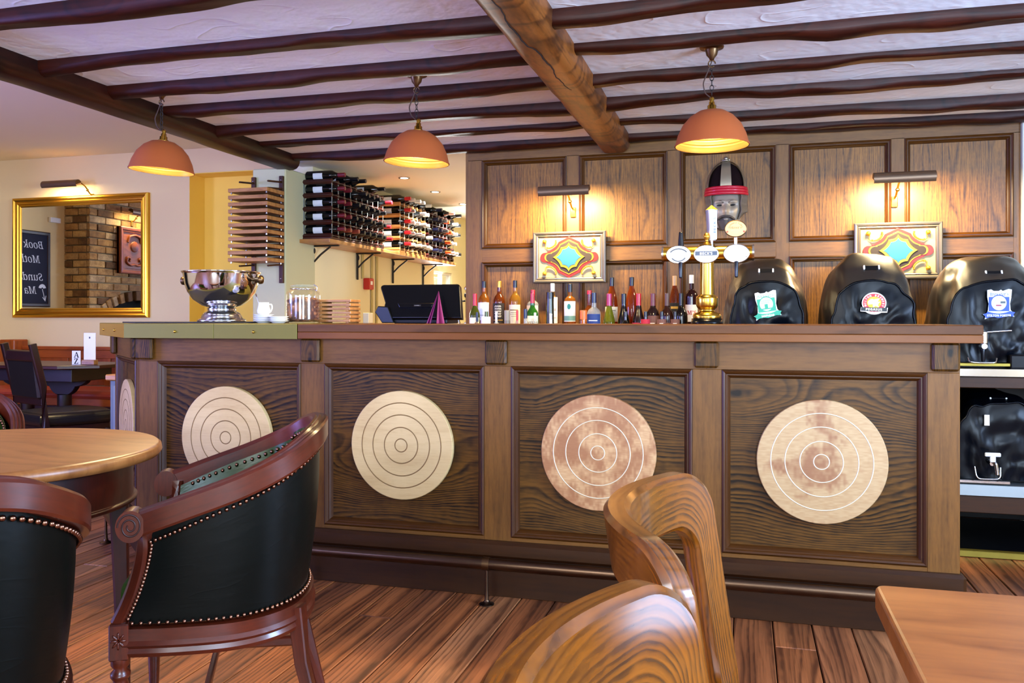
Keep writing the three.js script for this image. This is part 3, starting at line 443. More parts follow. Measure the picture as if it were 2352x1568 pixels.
const G = { amber: amber(0xd98a2c), amberDark: amber(0xa8551a), gold: amber(0xd8a53a), cognac: amber(0xc05a14), clear: amber(0xe8ece8), green: amber(0x4a9a3a), olive: amber(0x7a8a2a), wineY: amber(0x9aa02a), black: mat(0x0a0808, .12), dark: mat(0x1c0c0a, .12), grey: mat(0x6e675c, .3), brown: mat(0x2a120a, .12) };
const labelTex = {};
function labelMat(key, bg, draw) { return labelTex[key] || (labelTex[key] = mat(0xffffff, .7, 0, { map: canvasTex(128, 128, (x, w, h) => { x.fillStyle = bg; x.fillRect(0, 0, w, h); x.textAlign = 'center'; x.textBaseline = 'middle'; if (draw) draw(x, w, h); }) })); }
const rules = (x, c, ys) => { x.fillStyle = c; ys.forEach(([y, w, h = 4]) => x.fillRect(64 - w / 2, y, w, h)); };
function bottle(x, z, y0, h, r, shape, glass, cap, capLen, label, lab, desc, group) {
  const g = thing('bottle', desc, 'bottle', [x, y0, z], 0, group); const pr = prof[shape].map(([a, b]) => [a * r, b * (h - .004)]);
  part('glass', lathe(pr, 24), glass, g);
  const nr = pr[pr.length - 1][0] + .0012; part('cap', lathe([[nr, h - capLen], [nr, h - .002], [nr - .002, h], [0, h]], 18), cap, g);
  if (lab) { const [y1, y2, m] = lab; let rr = 0; for (const [a, b] of pr) if (b <= y2 && b >= y1 - .02) rr = Math.max(rr, a); rr = Math.max(rr, r) + .0008; const c = new THREE.CylinderGeometry(rr, rr, y2 - y1, 20, 1, true, -1.25, 2.5); part('label', mv(c, 0, (y1 + y2) / 2, 0), m, g); }
  return g;
}
{
  const zb = -5.08, yb = 1.0555, zf = -4.86, yf = .9505, zs = -4.73, grpB = 'spirit bottles behind the bar', grpS = 'small bottles in the front row';
  const c = (h, m = .3) => mat(h, m), blk = c(0x101012), wht = c(0xe8e8e6), red = c(0xa81c26), navy = c(0x16233f), goldc = mat(0xc89a3c, .3, .8), tan = c(0xc79a62);
  const cream = labelMat('cream', '#e8dcba', x => rules(x, '#8a7a58', [[30, 80, 8], [48, 60], [60, 70, 3], [72, 50, 3]]));
  const horse = labelMat('horse', '#efe3cb', x => { x.fillStyle = '#a8262a'; x.beginPath(); x.ellipse(66, 30, 20, 13, .4, 0, 7); x.fill(); x.fillStyle = '#4a2a1a'; x.font = 'bold 17px serif'; x.fillText('ENGLISH', 64, 62); x.font = '11px serif'; x.fillText('WHISKY', 64, 78); rules(x, '#b08a6a', [[100, 90, 3]]); });
  const teal = labelMat('teal', '#f0efe8', x => { x.fillStyle = '#2a8a80'; x.beginPath(); x.ellipse(64, 34, 15, 17, 0, 0, 7); x.fill(); rules(x, '#7aa89a', [[92, 128, 30]]); });
  const scr = labelMat('script', '#1c1210', x => { x.strokeStyle = '#e8e0d0'; x.lineWidth = 3; for (let i = 0; i < 5; i++) { x.beginPath(); for (let k = 0; k <= 20; k++) x.lineTo(34 + k * 3, 18 + i * 15 + 5 * Math.sin(k * 1.7 + i)); x.stroke(); } rules(x, '#c89a3c', [[98, 90, 4]]); });
  const jam = labelMat('jam', '#eee6cc', x => { x.fillStyle = '#2a2a2a'; x.font = 'bold 26px serif'; x.fillText('JAMESON', 64, 40); x.fillStyle = '#b8862a'; x.fillRect(56, 70, 16, 30); });
  const white = labelMat('white', '#ecebe6', x => rules(x, '#9a9a94', [[90, 80, 5]])), gin = labelMat('gin', '#ead4ac', x => { rules(x, '#8a5a3a', [[24, 8, 22], [62, 70, 7], [90, 40, 14]]); }), navyL = labelMat('navy', '#203a78', x => rules(x, '#e8e8ea', [[30, 70, 5], [60, 60, 16]])), dec = labelMat('dec', '#f2ead6', x => rules(x, '#4a3a2a', [[50, 90, 12], [74, 70, 6]])), blackL = labelMat('blk', '#120c0a', x => rules(x, '#c89a3c', [[20, 60, 14], [80, 80, 18]])), ms = labelMat('ms', '#eee6da', x => { x.fillStyle = '#b02020'; x.font = 'bold 44px serif'; x.fillText("M'S", 70, 60); }), redL = labelMat('redl', '#a81830'), brownL = labelMat('brl', '#6a4438', x => rules(x, '#e0d0c0', [[40, 40, 8], [60, 50, 10]])), greyL = labelMat('gre', '#c8ccd4', x => rules(x, '#5a6a9a', [[90, 80, 18]]));
  const wx = (px, z) => { const t = (px - 1176) / 1935, s = .26606, q = .96395; return z * (-s + t * q) / (-q - t * s); };   // column in the row -> metres along the counter
  // back row on the riser
  bottle(-1.585, zb, yb, .305, .037, 'whisky', G.amber, blk, .042, 0, [.06, .17, white], 'amber whisky bottle with black cap at the left end of the back row', grpB);
  bottle(-1.485, zb, yb, .305, .038, 'whisky', G.amberDark, goldc, .04, 0, [.03, .165, scr], 'dark amber bottle with gold cap and white handwritten style label', grpB);
  bottle(-1.382, zb, yb, .307, .037, 'whisky', G.gold, blk, .045, 0, [.03, .155, cream], 'golden whisky bottle with black cap and plain cream label', grpB);
  bottle(-1.268, zb, yb, .247, .037, 'straight', G.clear, red, .036, 0, [.02, .15, gin], 'clear bottle with red cap and tan label below the left panel', grpB);
  bottle(-1.138, zb + .02, yb, .285, .035, 'straight', G.gold, wht, .05, 0, [.04, .2, horse], 'pale whisky bottle with cream label and red animal badge', grpB);
  bottle(-1.032, zb, yb, .282, .037, 'straight', G.amber, blk, .05, 0, [.05, .175, teal], 'amber bottle with white label bearing a teal oval', grpB);
  bottle(-.912, zb, yb, .24, .046, 'squat', G.amberDark, red, .024, 0, [.02, .07, dec], 'squat amber decanter with pink stopper', grpB);
  bottle(-.775, zb, yb, .318, .039, 'cognac', G.cognac, blk, .052, 0, [.05, .14, cream], 'tall tapered cognac bottle, left of the matching pair', grpB);
  bottle(-.655, zb, yb, .318, .039, 'cognac', G.cognac, blk, .052, 0, null, 'tall tapered cognac bottle, right of the matching pair', grpB);
  bottle(-.522, zb, yb, .21, .04, 'round', G.gold, goldc, .03, 0, null, 'round golden bottle with gold stopper behind dark wine bottles', grpB);
  bottle(-.395, -5.02, 1.0555, .32, .036, 'cognac', G.amberDark, tan, .075, 0, [.03, .16, blackL], 'tall dark bottle with tan capsule under the left beer tap', grpB);
  // front row on the counter
  bottle(-1.575, zf, yf, .325, .032, 'wine', G.olive, red, .075, 0, [.08, .18, white], 'olive bottle with long red capsule', grpB);
  bottle(-1.215, zf, yf, .325, .037, 'whisky', G.green, red, .06, 0, [.05, .19, jam], 'green whiskey bottle with red cap and cream label', grpB);
  bottle(-1.108, zf, yf, .33, .046, 'flare', mat(0x2a2a1e, .15), blk, .04, 0, null, 'dark flared bottle shaped like a bell', grpB);
  bottle(-.846, zf, yf, .325, .04, 'straight', G.clear, navy, .06, 0, [.05, .2, navyL], 'clear bottle with navy cap and silver blue label', grpB);
  bottle(-.757, zf, yf, .318, .036, 'burg', G.wineY, mat(0xa0285a, .3), .075, 0, null, 'yellow green wine bottle with magenta capsule', grpB);
  bottle(-.672, zf, yf, .318, .036, 'burg', G.black, blk, .06, 0, null, 'black wine bottle with black capsule beside the magenta one', grpB);
  bottle(-.587, zf, yf, .318, .037, 'burg', G.dark, red, .075, 0, [.06, .15, redL], 'dark wine bottle with bright red capsule', grpB);
  bottle(-.505, zf, yf, .318, .037, 'wine', G.dark, mat(0x6a3438, .4), .075, 0, [.06, .19, brownL], 'dark wine bottle with dull brown capsule and brown label', grpB);
  bottle(-.425, zf, yf, .318, .036, 'wine', G.brown, mat(0x5a4038, .4), .075, 0, [.05, .15, brownL], 'dark wine bottle with brown capsule under the left tap', grpB);
  // small front items
  const sm = (px, h, r, sh, gl, cp, cl, lb, d) => bottle(wx(px, zs), zs, yf, h, r, sh, gl, cp, cl, 0, lb, d, grpS);
  sm(1096, .212, .02, 'straight', G.grey, navy, .07, null, 'small bottle with dark blue cap at the far left'); sm(1117, .235, .03, 'whisky', G.olive, wht, .02, [.12, .185, white], 'small green bottle with white label, in front of the red capped one'); sm(1140, .215, .018, 'straight', G.clear, greyL, .09, null, 'small bottle with tall silver cap'); sm(1165, .222, .036, 'flare', G.grey, mat(0x8a8478, .4), .06, null, 'grey stone decanter with grey stopper'); sm(1188, .222, .016, 'straight', G.clear, mat(0xc02a3a, .4), .1, null, 'slim bottle with red and white top'); sm(1207, .23, .032, 'round', G.clear, navy, .055, null, 'clear round bottle with dark blue cap'); sm(1229, .208, .017, 'straight', G.clear, wht, .035, null, 'small clear bottle with white cap beside the round one'); sm(1265, .202, .022, 'straight', G.clear, greyL, .06, null, 'small bottle with pale cap, before the green whiskey bottle'); sm(1340, .22, .042, 'flare', G.amber, mat(0xd0642a, .4), .05, null, 'small flared amber bottle with orange cap');
  sm(1437, .214, .026, 'wine', G.black, blk, .03, null, 'small black bottle below the cognac pair'); sm(1483, .214, .026, 'wine', G.dark, blk, .03, [.1, .17, redL], 'small dark bottle with crimson label'); sm(1520, .214, .026, 'wine', G.dark, blk, .03, [.1, .17, brownL], 'small dark bottle with brown label, left of two'); sm(1551, .214, .026, 'wine', G.dark, blk, .03, [.1, .17, brownL], 'small dark bottle with brown label, right of two');
  // two more right of the taps' left column
  bottle(-.346, -4.86, yf, .318, .036, 'wine', G.black, blk, .07, 0, null, 'black wine bottle nearest the brass font column', grpB); bottle(-.3, -5.05, 1.0555, .325, .037, 'straight', mat(0x2a0e0a, .12), wht, .05, 0, [.05, .15, ms], 'dark bottle with white cap and red lettered label', grpB);
}

// ---------- beer font on the bar ----------
{
  const g = thing('beer_font', 'polished brass beer font with three lit oval badges', 'beer tap', [-.155, 1.1, -3.7]);
  part('base', lathe([[0, 0], [.066, 0], [.068, .004], [.064, .024], [0, .024]], 32), M.blackGloss, g);
  part('column', lathe([[.058, .024], [.06, .03], [.058, .044], [.034, .052], [.032, .062], [.04, .068], [.046, .08], [.047, .108], [.043, .118], [.03, .126], [.029, .27], [.034, .272], [.034, .34], [0, .342]], 32), M.brass, g);
  const bar = new THREE.CylinderGeometry(.032, .032, .372, 28); bar.rotateZ(Math.PI / 2); part('crossbar', mv(bar, .002, .302, 0), M.brass, g);
  for (const x of [-.186, .19]) { const c = new THREE.CylinderGeometry(.034, .034, .008, 28); c.rotateZ(Math.PI / 2); part('end_cap', mv(c, x, .302, 0), M.steel, g); }
  const badge = (x, y, a, b, map, k, rim, name = 'badge_sign') => {
    const e = new THREE.Shape(); e.absellipse(0, 0, a, b, 0, Math.PI * 2); const s = extrude(e, .012, .003, 2, 32); part('badge_rim', mv(s, x, y, .03), rim, g);
    const f = new THREE.ShapeGeometry((() => { const q = new THREE.Shape(); q.absellipse(0, 0, a - .004, b - .004, 0, Math.PI * 2); return q; })(), 32); const uv = f.attributes.uv, p = f.attributes.position; for (let i = 0; i < uv.count; i++) uv.setXY(i, p.getX(i) / a / 2 + .5, p.getY(i) / b / 2 + .5);
    const m = k ? mat(0xd8d8d8, .3, 0, { map, emissive: 0xffffff, emissiveMap: map, emissiveIntensity: k }) : mat(0xffffff, .4, 0, { map }); part(name, mv(f, x, y, .0425), m, g);
  };
  const cv = (draw) => canvasTex(256, 192, (x, w, h) => { x.fillStyle = '#ffffff'; x.fillRect(0, 0, w, h); x.textAlign = 'center'; x.textBaseline = 'middle'; draw(x, w, h); });
  badge(-.117, .296, .053, .039, cv((x) => { x.strokeStyle = '#2a3a4a'; x.lineWidth = 13; x.beginPath(); x.ellipse(128, 110, 96, 74, 0, -2.6, -.54); x.stroke(); x.beginPath(); x.ellipse(128, 84, 82, 82, 0, .6, 2.5); x.stroke(); x.fillStyle = '#2a3a4a'; x.font = 'bold 28px serif'; x.fillText('?', 124, 62); x.fillStyle = '#d8dce4'; x.fillRect(60, 88, 136, 18); x.fillRect(76, 118, 104, 10); }), .08, M.steel);
  badge(-.002, .296, .053, .039, cv((x) => { x.fillStyle = '#203a5c'; x.fillRect(18, 66, 220, 44); x.fillStyle = '#ffffff'; x.font = 'bold 40px sans-serif'; x.fillText("BECK'S", 128, 89); x.fillStyle = '#b8bcc8'; x.font = '28px sans-serif'; x.fillText('V I E R', 128, 138); x.fillRect(122, 28, 12, 20); }), .08, M.steel);
  badge(.122, .296, .054, .04, cv((x) => { x.strokeStyle = '#c8ccd8'; x.lineWidth = 5; x.beginPath(); x.ellipse(128, 100, 104, 74, 0, -1.2, .3); x.stroke(); x.fillStyle = '#3a4050'; x.fillRect(218, 128, 10, 8); }), .12, M.steel);
  badge(.119, .4, .046, .036, canvasTex(256, 192, (x, w, h) => { x.fillStyle = '#d2a468'; x.fillRect(0, 0, w, h); x.textAlign = 'center'; x.textBaseline = 'middle'; x.fillStyle = '#5a3a1c'; x.font = 'bold 27px serif'; arcText(x, 'Cromwell Cider', 128, 112, 84, -2.75, -.4); x.font = 'bold 34px serif'; x.fillText("Oliver's", 128, 84); x.fillStyle = '#d8907a'; x.font = '20px serif'; x.fillText('SWEETEST', 128, 116); x.fillText('CIDER', 128, 138); x.fillStyle = '#c8402a'; x.beginPath(); x.arc(34, 128, 12, 0, 7); x.arc(222, 128, 12, 0, 7); x.fill(); }), 0, M.bronze);
  part('handle_stem', mv(new THREE.CylinderGeometry(.008, .008, .05, 12), .119, .348, .02), M.steel, g);
  // tall square tap handle, corner forward
  const hs = (y0, y1, r0, r1) => { const c = new THREE.CylinderGeometry(r1, r0, y1 - y0, 4, 1, false); return mv(flat(c), 0, (y0 + y1) / 2, 0); };
  const letters = canvasTex(64, 256, (x) => { x.fillStyle = '#dfe6ee'; x.fillRect(0, 0, 64, 256); x.save(); x.translate(34, 132); x.rotate(-Math.PI / 2); x.fillStyle = '#1f4f86'; x.font = 'bold 44px sans-serif'; x.textAlign = 'center'; x.textBaseline = 'middle'; x.fillText("BECK'S", 0, 0); x.restore(); });
  const hb = hs(.355, .485, .017, .025); hb.rotateY(0); part('tap_handle', mv(hb, .02, 0, .02), mat(0xb4b6bc, .35, .3), g);
  { const q = new THREE.PlaneGeometry(.026, .122); const t = part('handle_print', q, mat(0xffffff, .4, 0, { map: letters }), g); t.position.set(.0325, .42, .0325); t.rotation.y = Math.PI / 4; t.rotation.x = 0; }
  part('handle_tip', mv(hs(.485, .505, .025, .001), .02, 0, .02), M.goldPaint, g);
  part('handle_stem', mv(new THREE.CylinderGeometry(.007, .007, .05, 10), .02, .335, .02), M.steel, g);
  part('finial', lathe([[.014, .335], [.012, .345], [.006, .35], [.008, .358], [.013, .368], [.013, .378], [.006, .386], [0, .388]], 16).translate(0, 0, .03), M.gold, g);
  part('tap_handle', lathe([[.0, .395], [.008, .394], [.009, .39], [.013, .335], [0, .332]], 14).translate(-.108, 0, .02), M.black, g);
  for (const x of [-.108, .122]) part('nozzle', lathe([[.005, .195], [.007, .2], [.009, .262], [0, .265]], 12).translate(x, 0, .045), mat(0x1a1c22, .2, .6), g);
}
// ---------- ale casks in jackets on the stillage ----------
{
  const jacketCloth = mat(0x14110e, .36, 0, { clearcoat: 1, clearcoatRoughness: .34 }), vinyl = mat(0x02040a, .27, 0, { specularIntensity: .25 });
  const sq = (t, p) => Math.sign(t) * Math.pow(Math.abs(t), p);
  const badgeShape = (pts, w, h) => { const g = extrude(polyShape(pts.map(([x, y]) => [(x - .5) * w, (.5 - y) * h])), .0016, .0003); const p = g.attributes.position, uv = g.attributes.uv; for (let i = 0; i < uv.count; i++) uv.setXY(i, p.getX(i) / w + .5, p.getY(i) / h + .5); return g; };
  const shield = [[.14, .06], [.26, .04], [.34, .09], [.5, .09], [.56, .05], [.62, .09], [.8, .03], [.9, .05], [.88, .3], [.84, .5], [.86, .7], [.9, .75], [1, .78], [.95, .84], [.97, .92], [.8, .9], [.65, .93], [.5, .96], [.35, .93], [.2, .94], [.06, 1], [.07, .9], [0, .84], [.12, .8], [.16, .72], [.18, .5], [.14, .3]];
  const round = (() => { const p = []; for (let i = 0; i <= 30; i++) { const a = Math.PI * .86 + i / 30 * Math.PI * 1.28; p.push([.5 + .44 * Math.cos(a), .47 + .46 * Math.sin(a)]); } p.push([1, .66], [.98, .87], [.8, .88]); for (let i = 0; i <= 10; i++) { const a = Math.PI * .3 + i / 10 * Math.PI * .4; p.push([.5 + .46 * Math.cos(a), .5 + .47 * Math.sin(a)]); } p.push([.2, .86], [.02, .85], [.03, .66]); return p; })();
  const art = (kind) => canvasTex(256, 256, (x) => {
    x.textAlign = 'center'; x.textBaseline = 'middle';
    if (kind === 1) { x.fillStyle = '#f4f4f4'; x.fillRect(0, 0, 256, 256); x.fillStyle = '#b01428'; x.beginPath(); x.arc(128, 120, 103, 0, 7); x.fill(); x.fillStyle = '#dcbc1c'; x.beginPath(); x.arc(128, 116, 66, 0, 7); x.fill(); x.fillStyle = '#f6f2fa'; x.beginPath(); x.moveTo(70, 110); x.quadraticCurveTo(104, 60, 120, 82); x.lineTo(176, 68); x.lineTo(160, 108); x.lineTo(188, 104); x.quadraticCurveTo(150, 130, 176, 168); x.lineTo(140, 150); x.lineTo(120, 172); x.lineTo(116, 132); x.lineTo(76, 140); x.closePath(); x.fill(); x.fillStyle = '#ffffff'; x.font = 'bold 27px sans-serif'; arcText(x, 'MILTON BREWERY', 128, 120, 84, -3.5, .36); x.fillStyle = '#0a1416'; x.fillRect(8, 170, 240, 42); x.fillStyle = '#f4f0d8'; x.font = 'bold 36px sans-serif'; x.fillText('PEGASUS', 128, 192); x.fillStyle = '#ffffff'; x.font = 'bold 16px sans-serif'; x.fillText('4.1% ABV', 128, 222); return; }
    const g = kind === 0 ? '#0d8f78' : '#0b3fa8', d = kind === 0 ? '#0a6a5c' : '#082a70'; x.fillStyle = '#eefaf8'; x.fillRect(0, 0, 256, 256); x.fillStyle = g; x.fillRect(46, 40, 164, 150); x.fillStyle = '#eefaf8'; x.fillRect(46, 22, 164, 50); x.beginPath(); x.arc(128, 122, 68, 0, 7); x.fillStyle = g; x.fill(); x.beginPath(); x.arc(128, 122, 60, 0, 7); x.fillStyle = kind === 0 ? '#cfe6e8' : '#e8eef8'; x.fill();
    x.fillStyle = d; x.font = 'bold 38px serif'; x.fillText("Brewster's", 130, 50, 150);
    if (kind === 0) { x.fillStyle = '#8fb4a4'; for (let i = 0; i < 9; i++) { x.beginPath(); x.arc(90 + (i % 5) * 19, 92 + Math.floor(i / 5) * 18, 10, 0, 7); x.fill(); } x.fillStyle = g; x.fillRect(110, 122, 30, 44); x.fillRect(84, 158, 90, 10); } else { x.strokeStyle = '#7a8a9a'; x.lineWidth = 3; x.beginPath(); x.moveTo(76, 140); x.lineTo(118, 72); x.lineTo(160, 90); x.stroke(); x.fillStyle = '#8a1840'; x.fillRect(104, 136, 44, 12); x.fillStyle = '#3a4a50'; x.fillRect(140, 108, 40, 18); }
    x.fillStyle = g; x.beginPath(); x.moveTo(0, 208); x.lineTo(40, 190); x.quadraticCurveTo(128, 226, 216, 188); x.lineTo(256, 200); x.lineTo(240, 236); x.quadraticCurveTo(128, 262, 20, 246); x.closePath(); x.fill(); x.fillStyle = '#ffffff'; x.font = 'bold 25px sans-serif'; x.fillText(kind === 0 ? 'HOPHEAD' : 'STILTON PORTER', 128, 225, 190);
  });
  const cask = (x, base, hwF, topF, hwM, topM, seed, label, artK, sh, tilt = 0, bx = 0) => {
    const g = thing('beer_cask', label, 'cask', [x, base, -4.45], 0, 'jacketed ale casks on the stillage'), n = noise(seed, 9, 7), n2 = noise(seed + 1, 22, 12), D = .47;
    const hw = (s) => s < .5 ? lerp(hwF, hwM, sstep(0, .5, s * .8 + .1)) : lerp(hwM, hwF * 1.02, sstep(.5, 1.15, s)), H = (s) => s < .5 ? lerp(topF, topM, Math.sin(s * Math.PI)) : lerp(topM, topF * 1.1, sstep(.5, 1.2, s));
    const P = (s, a, k = 1) => { const c = Math.cos(a), q = Math.sin(a), w = .02 * (n(a / 3.2, s) - .5) + .014 * (n2(a / 3.2, s * .6) - .5) * (1 - s * .5); return V(-sq(c, .62) * (hw(s) + w) * k, sq(Math.max(q, 0), .8) * (H(s) + w) * k, -s * D); };
    part('jacket', surface(26, 44, (u, v) => P(u, lerp(0, Math.PI, v))), jacketCloth, g);
    const m = noise(seed + 3, 7, 7), m2 = noise(seed + 4, 16, 16); const fz = (px, py) => .02 * (m(px * 2 + .5, py * 2) - .5) + .014 * (m2(px * 2 + .5, py * 2) - .5);
    part('front_cover', surface(14, 40, (u, v) => { const p = P(0, lerp(0, Math.PI, v)); const e = u * .995; return V(p.x * e, lerp(.0, p.y, e), .012 * (1 - u ** 3) + fz(p.x * e, p.y * e) * (1 - u ** 4)); }), vinyl, g);
    const pp = []; for (let i = 0; i <= 40; i++) { const p = P(0, lerp(0.02, Math.PI - .02, i / 40)); pp.push(V(p.x * .985, p.y * .985, .004)); } part('piping', new THREE.TubeGeometry(new THREE.CatmullRomCurve3(pp), 60, .005, 6), vinyl, g);
    const back = []; for (let i = 0; i <= 24; i++) { const p = P(1, Math.PI * i / 24); back.push([p.x, p.y]); } part('back_cover', mv(new THREE.ShapeGeometry(polyShape(back)).rotateY(Math.PI), 0, 0, -D), vinyl, g);
    if (artK !== null) { const b = part('badge', badgeShape(sh, artK === 1 ? .126 : .136, artK === 1 ? .112 : .146), mat(0xffffff, .5, 0, { map: art(artK) }), g); b.position.set(bx, topF * .56 + .052, .033); b.rotation.z = tilt; }
    const q = P(.14, Math.PI / 2); const slot = part('handle_slot', cbox(.062, .02, .012, .002), M.black, g); slot.position.set(0, q.y - .012, q.z + .014); slot.rotation.x = -.5; for (const s of [-1, 1]) { const e = part('slot_edge', mv(cbox(.008, .022, .014, .002), 0, 0, 0), M.paper, g); e.position.set(s * .034, q.y - .011, q.z + .014); e.rotation.x = -.5; }
    return g;
  };
  const y0 = .917;
  cask(.106, y0, .186, .4, .215, .525, 501, 'jacketed cask with green badge, beside the brass beer font', 0, shield, R(8));
  cask(.607, y0, .2, .405, .235, .54, 511, 'jacketed cask with round red badge, in the middle of the row', 1, round, R(-2));
  const c3 = cask(1.15, y0, .222, .4, .26, .515, 521, 'jacketed cask with blue badge and steel tap beyond the bar end', 2, shield, 0);
  cask(1.17, .362, .2, .37, .225, .4, 531, 'black jacketed cask on the lower stillage shelf', null, null).children[0].material = vinyl;
  // taps
  const tapG = thing('cask_tap', 'steel cask tap with level handle on the blue badged cask', 'tap', [1.07, .985, -4.36]);
  part('body', mv(cbox(.03, .06, .03, .004), 0, .05, 0), M.steel, tapG); part('spindle', mv(new THREE.CylinderGeometry(.013, .013, .05, 14).rotateX(Math.PI / 2), 0, .01, 0), M.steel, tapG); part('handle', tube([[.01, .075, 0], [.06, .079, .005], [.115, .083, .01]], .004, 8, 8), M.steel, tapG); part('shank', mv(new THREE.CylinderGeometry(.01, .01, .06, 12).rotateX(Math.PI / 2), 0, .03, -.03), M.steel, tapG); part('spout', lathe([[.007, -.062], [.009, -.06], [.012, -.01], [.008, .02], [0, .02]], 12), mat(0x1c1f26, .2, .6), tapG); part('collar', lathe([[.012, 0], [.016, .004], [.016, .014], [.012, .018]], 14).translate(0, .02, 0), M.steel, tapG);
  const t2 = thing('cask_tap', 'steel cask tap with white T handle on the lower cask', 'tap', [1.11, .43, -4.37]);
  part('handle', join([mv(cbox(.066, .018, .014, .003), 0, .062, .01), mv(cbox(.024, .03, .012, .003), 0, .042, .01)]), mat(0xd9dde2, .3), t2); part('shank', mv(new THREE.CylinderGeometry(.011, .011, .06, 12).rotateX(Math.PI / 2), 0, .02, -.025), M.steel, t2); part('spout', tube([[0, .03, 0], [.012, .02, .012], [.018, -.03, .014]], .009, 12, 10), M.steel, t2);
  single('paper_tag', mv(cbox(.022, .05, .002, .0005), 0, 0, 0), M.paper, 'white paper tag stuck on the lower cask', 'tag', [1.1, .645, -4.418]);
  // stillage
  const s = thing('stillage_rack', 'wood and steel stillage holding the casks behind the bar', 'rack', [1, 0, -4.75]); const P = (n, g, m) => part(n, mv(g, -1, 0, 4.75), m, s);
  const gold = mat(0x8a7a2e, .4, .7);
  P('top_shelf', span(-.16, 1.9, .797, .85, -4.4, -5.2, 0, 1), M.barDark); P('steel_tray', span(-.16, 1.9, .851, .889, -4.39, -5.2, 0, 1, .002), M.steel); P('chock', span(-.16, 1.9, .89, .916, -4.46, -4.53, 0, 1, .003), M.black); P('chock', span(-.16, 1.9, .89, .916, -4.8, -4.88, 0, 1, .003), M.black);
  P('brass_strip', span(.92, 1.19, .9, .915, -4.385, -4.4, 0, 1, .002), gold); P('wire_handle', tube([[1.01, .94, -4.375], [1.015, .922, -4.36], [1.06, .918, -4.355], [1.12, .92, -4.36], [1.13, .938, -4.375]], .004, 20, 8), M.steel); P('drip_block', span(1.19, 1.3, .89, .955, -4.385, -4.43, 0, 1, .006), M.black);
  P('lower_shelf', span(-.16, 1.9, .21, .29, -4.4, -5.2, 0, 1), M.barDark); P('steel_tray', span(-.16, 1.9, .291, .345, -4.39, -5.2, 0, 1, .002), M.galv); P('chock', span(.9, 1.5, .345, .361, -4.5, -4.9, 0, 1, .003), M.black); P('brass_strip', span(.95, 1.19, .352, .366, -4.385, -4.4, 0, 1, .002), M.steel); P('wire_handle', tube([[1.04, .43, -4.385], [1.045, .39, -4.375], [1.06, .376, -4.37], [1.13, .378, -4.37], [1.145, .39, -4.375], [1.148, .43, -4.385]], .004, 24, 8), M.steel);
  for (const x of [-.14, .6, 1.75]) for (const z of [-4.45, -5.15]) P('upright', span(x - .03, x + .03, 0, .797, z + .025, z - .025, 1, 1), M.barDark);
  P('back_board', span(-.16, 1.9, .02, .797, -5.19, -5.215, 0, 1), M.black); P('base_tray', span(.8, 1.9, .0, .03, -4.4, -4.44, 0, 1, .003), gold); P('base_tray', span(.8, 1.2, .12, .15, -5.0, -5.03, 0, 1, .003), gold); P('base_board', span(-.16, 1.9, .0, .02, -4.45, -5.18, 0, 1, .001), M.black);
}
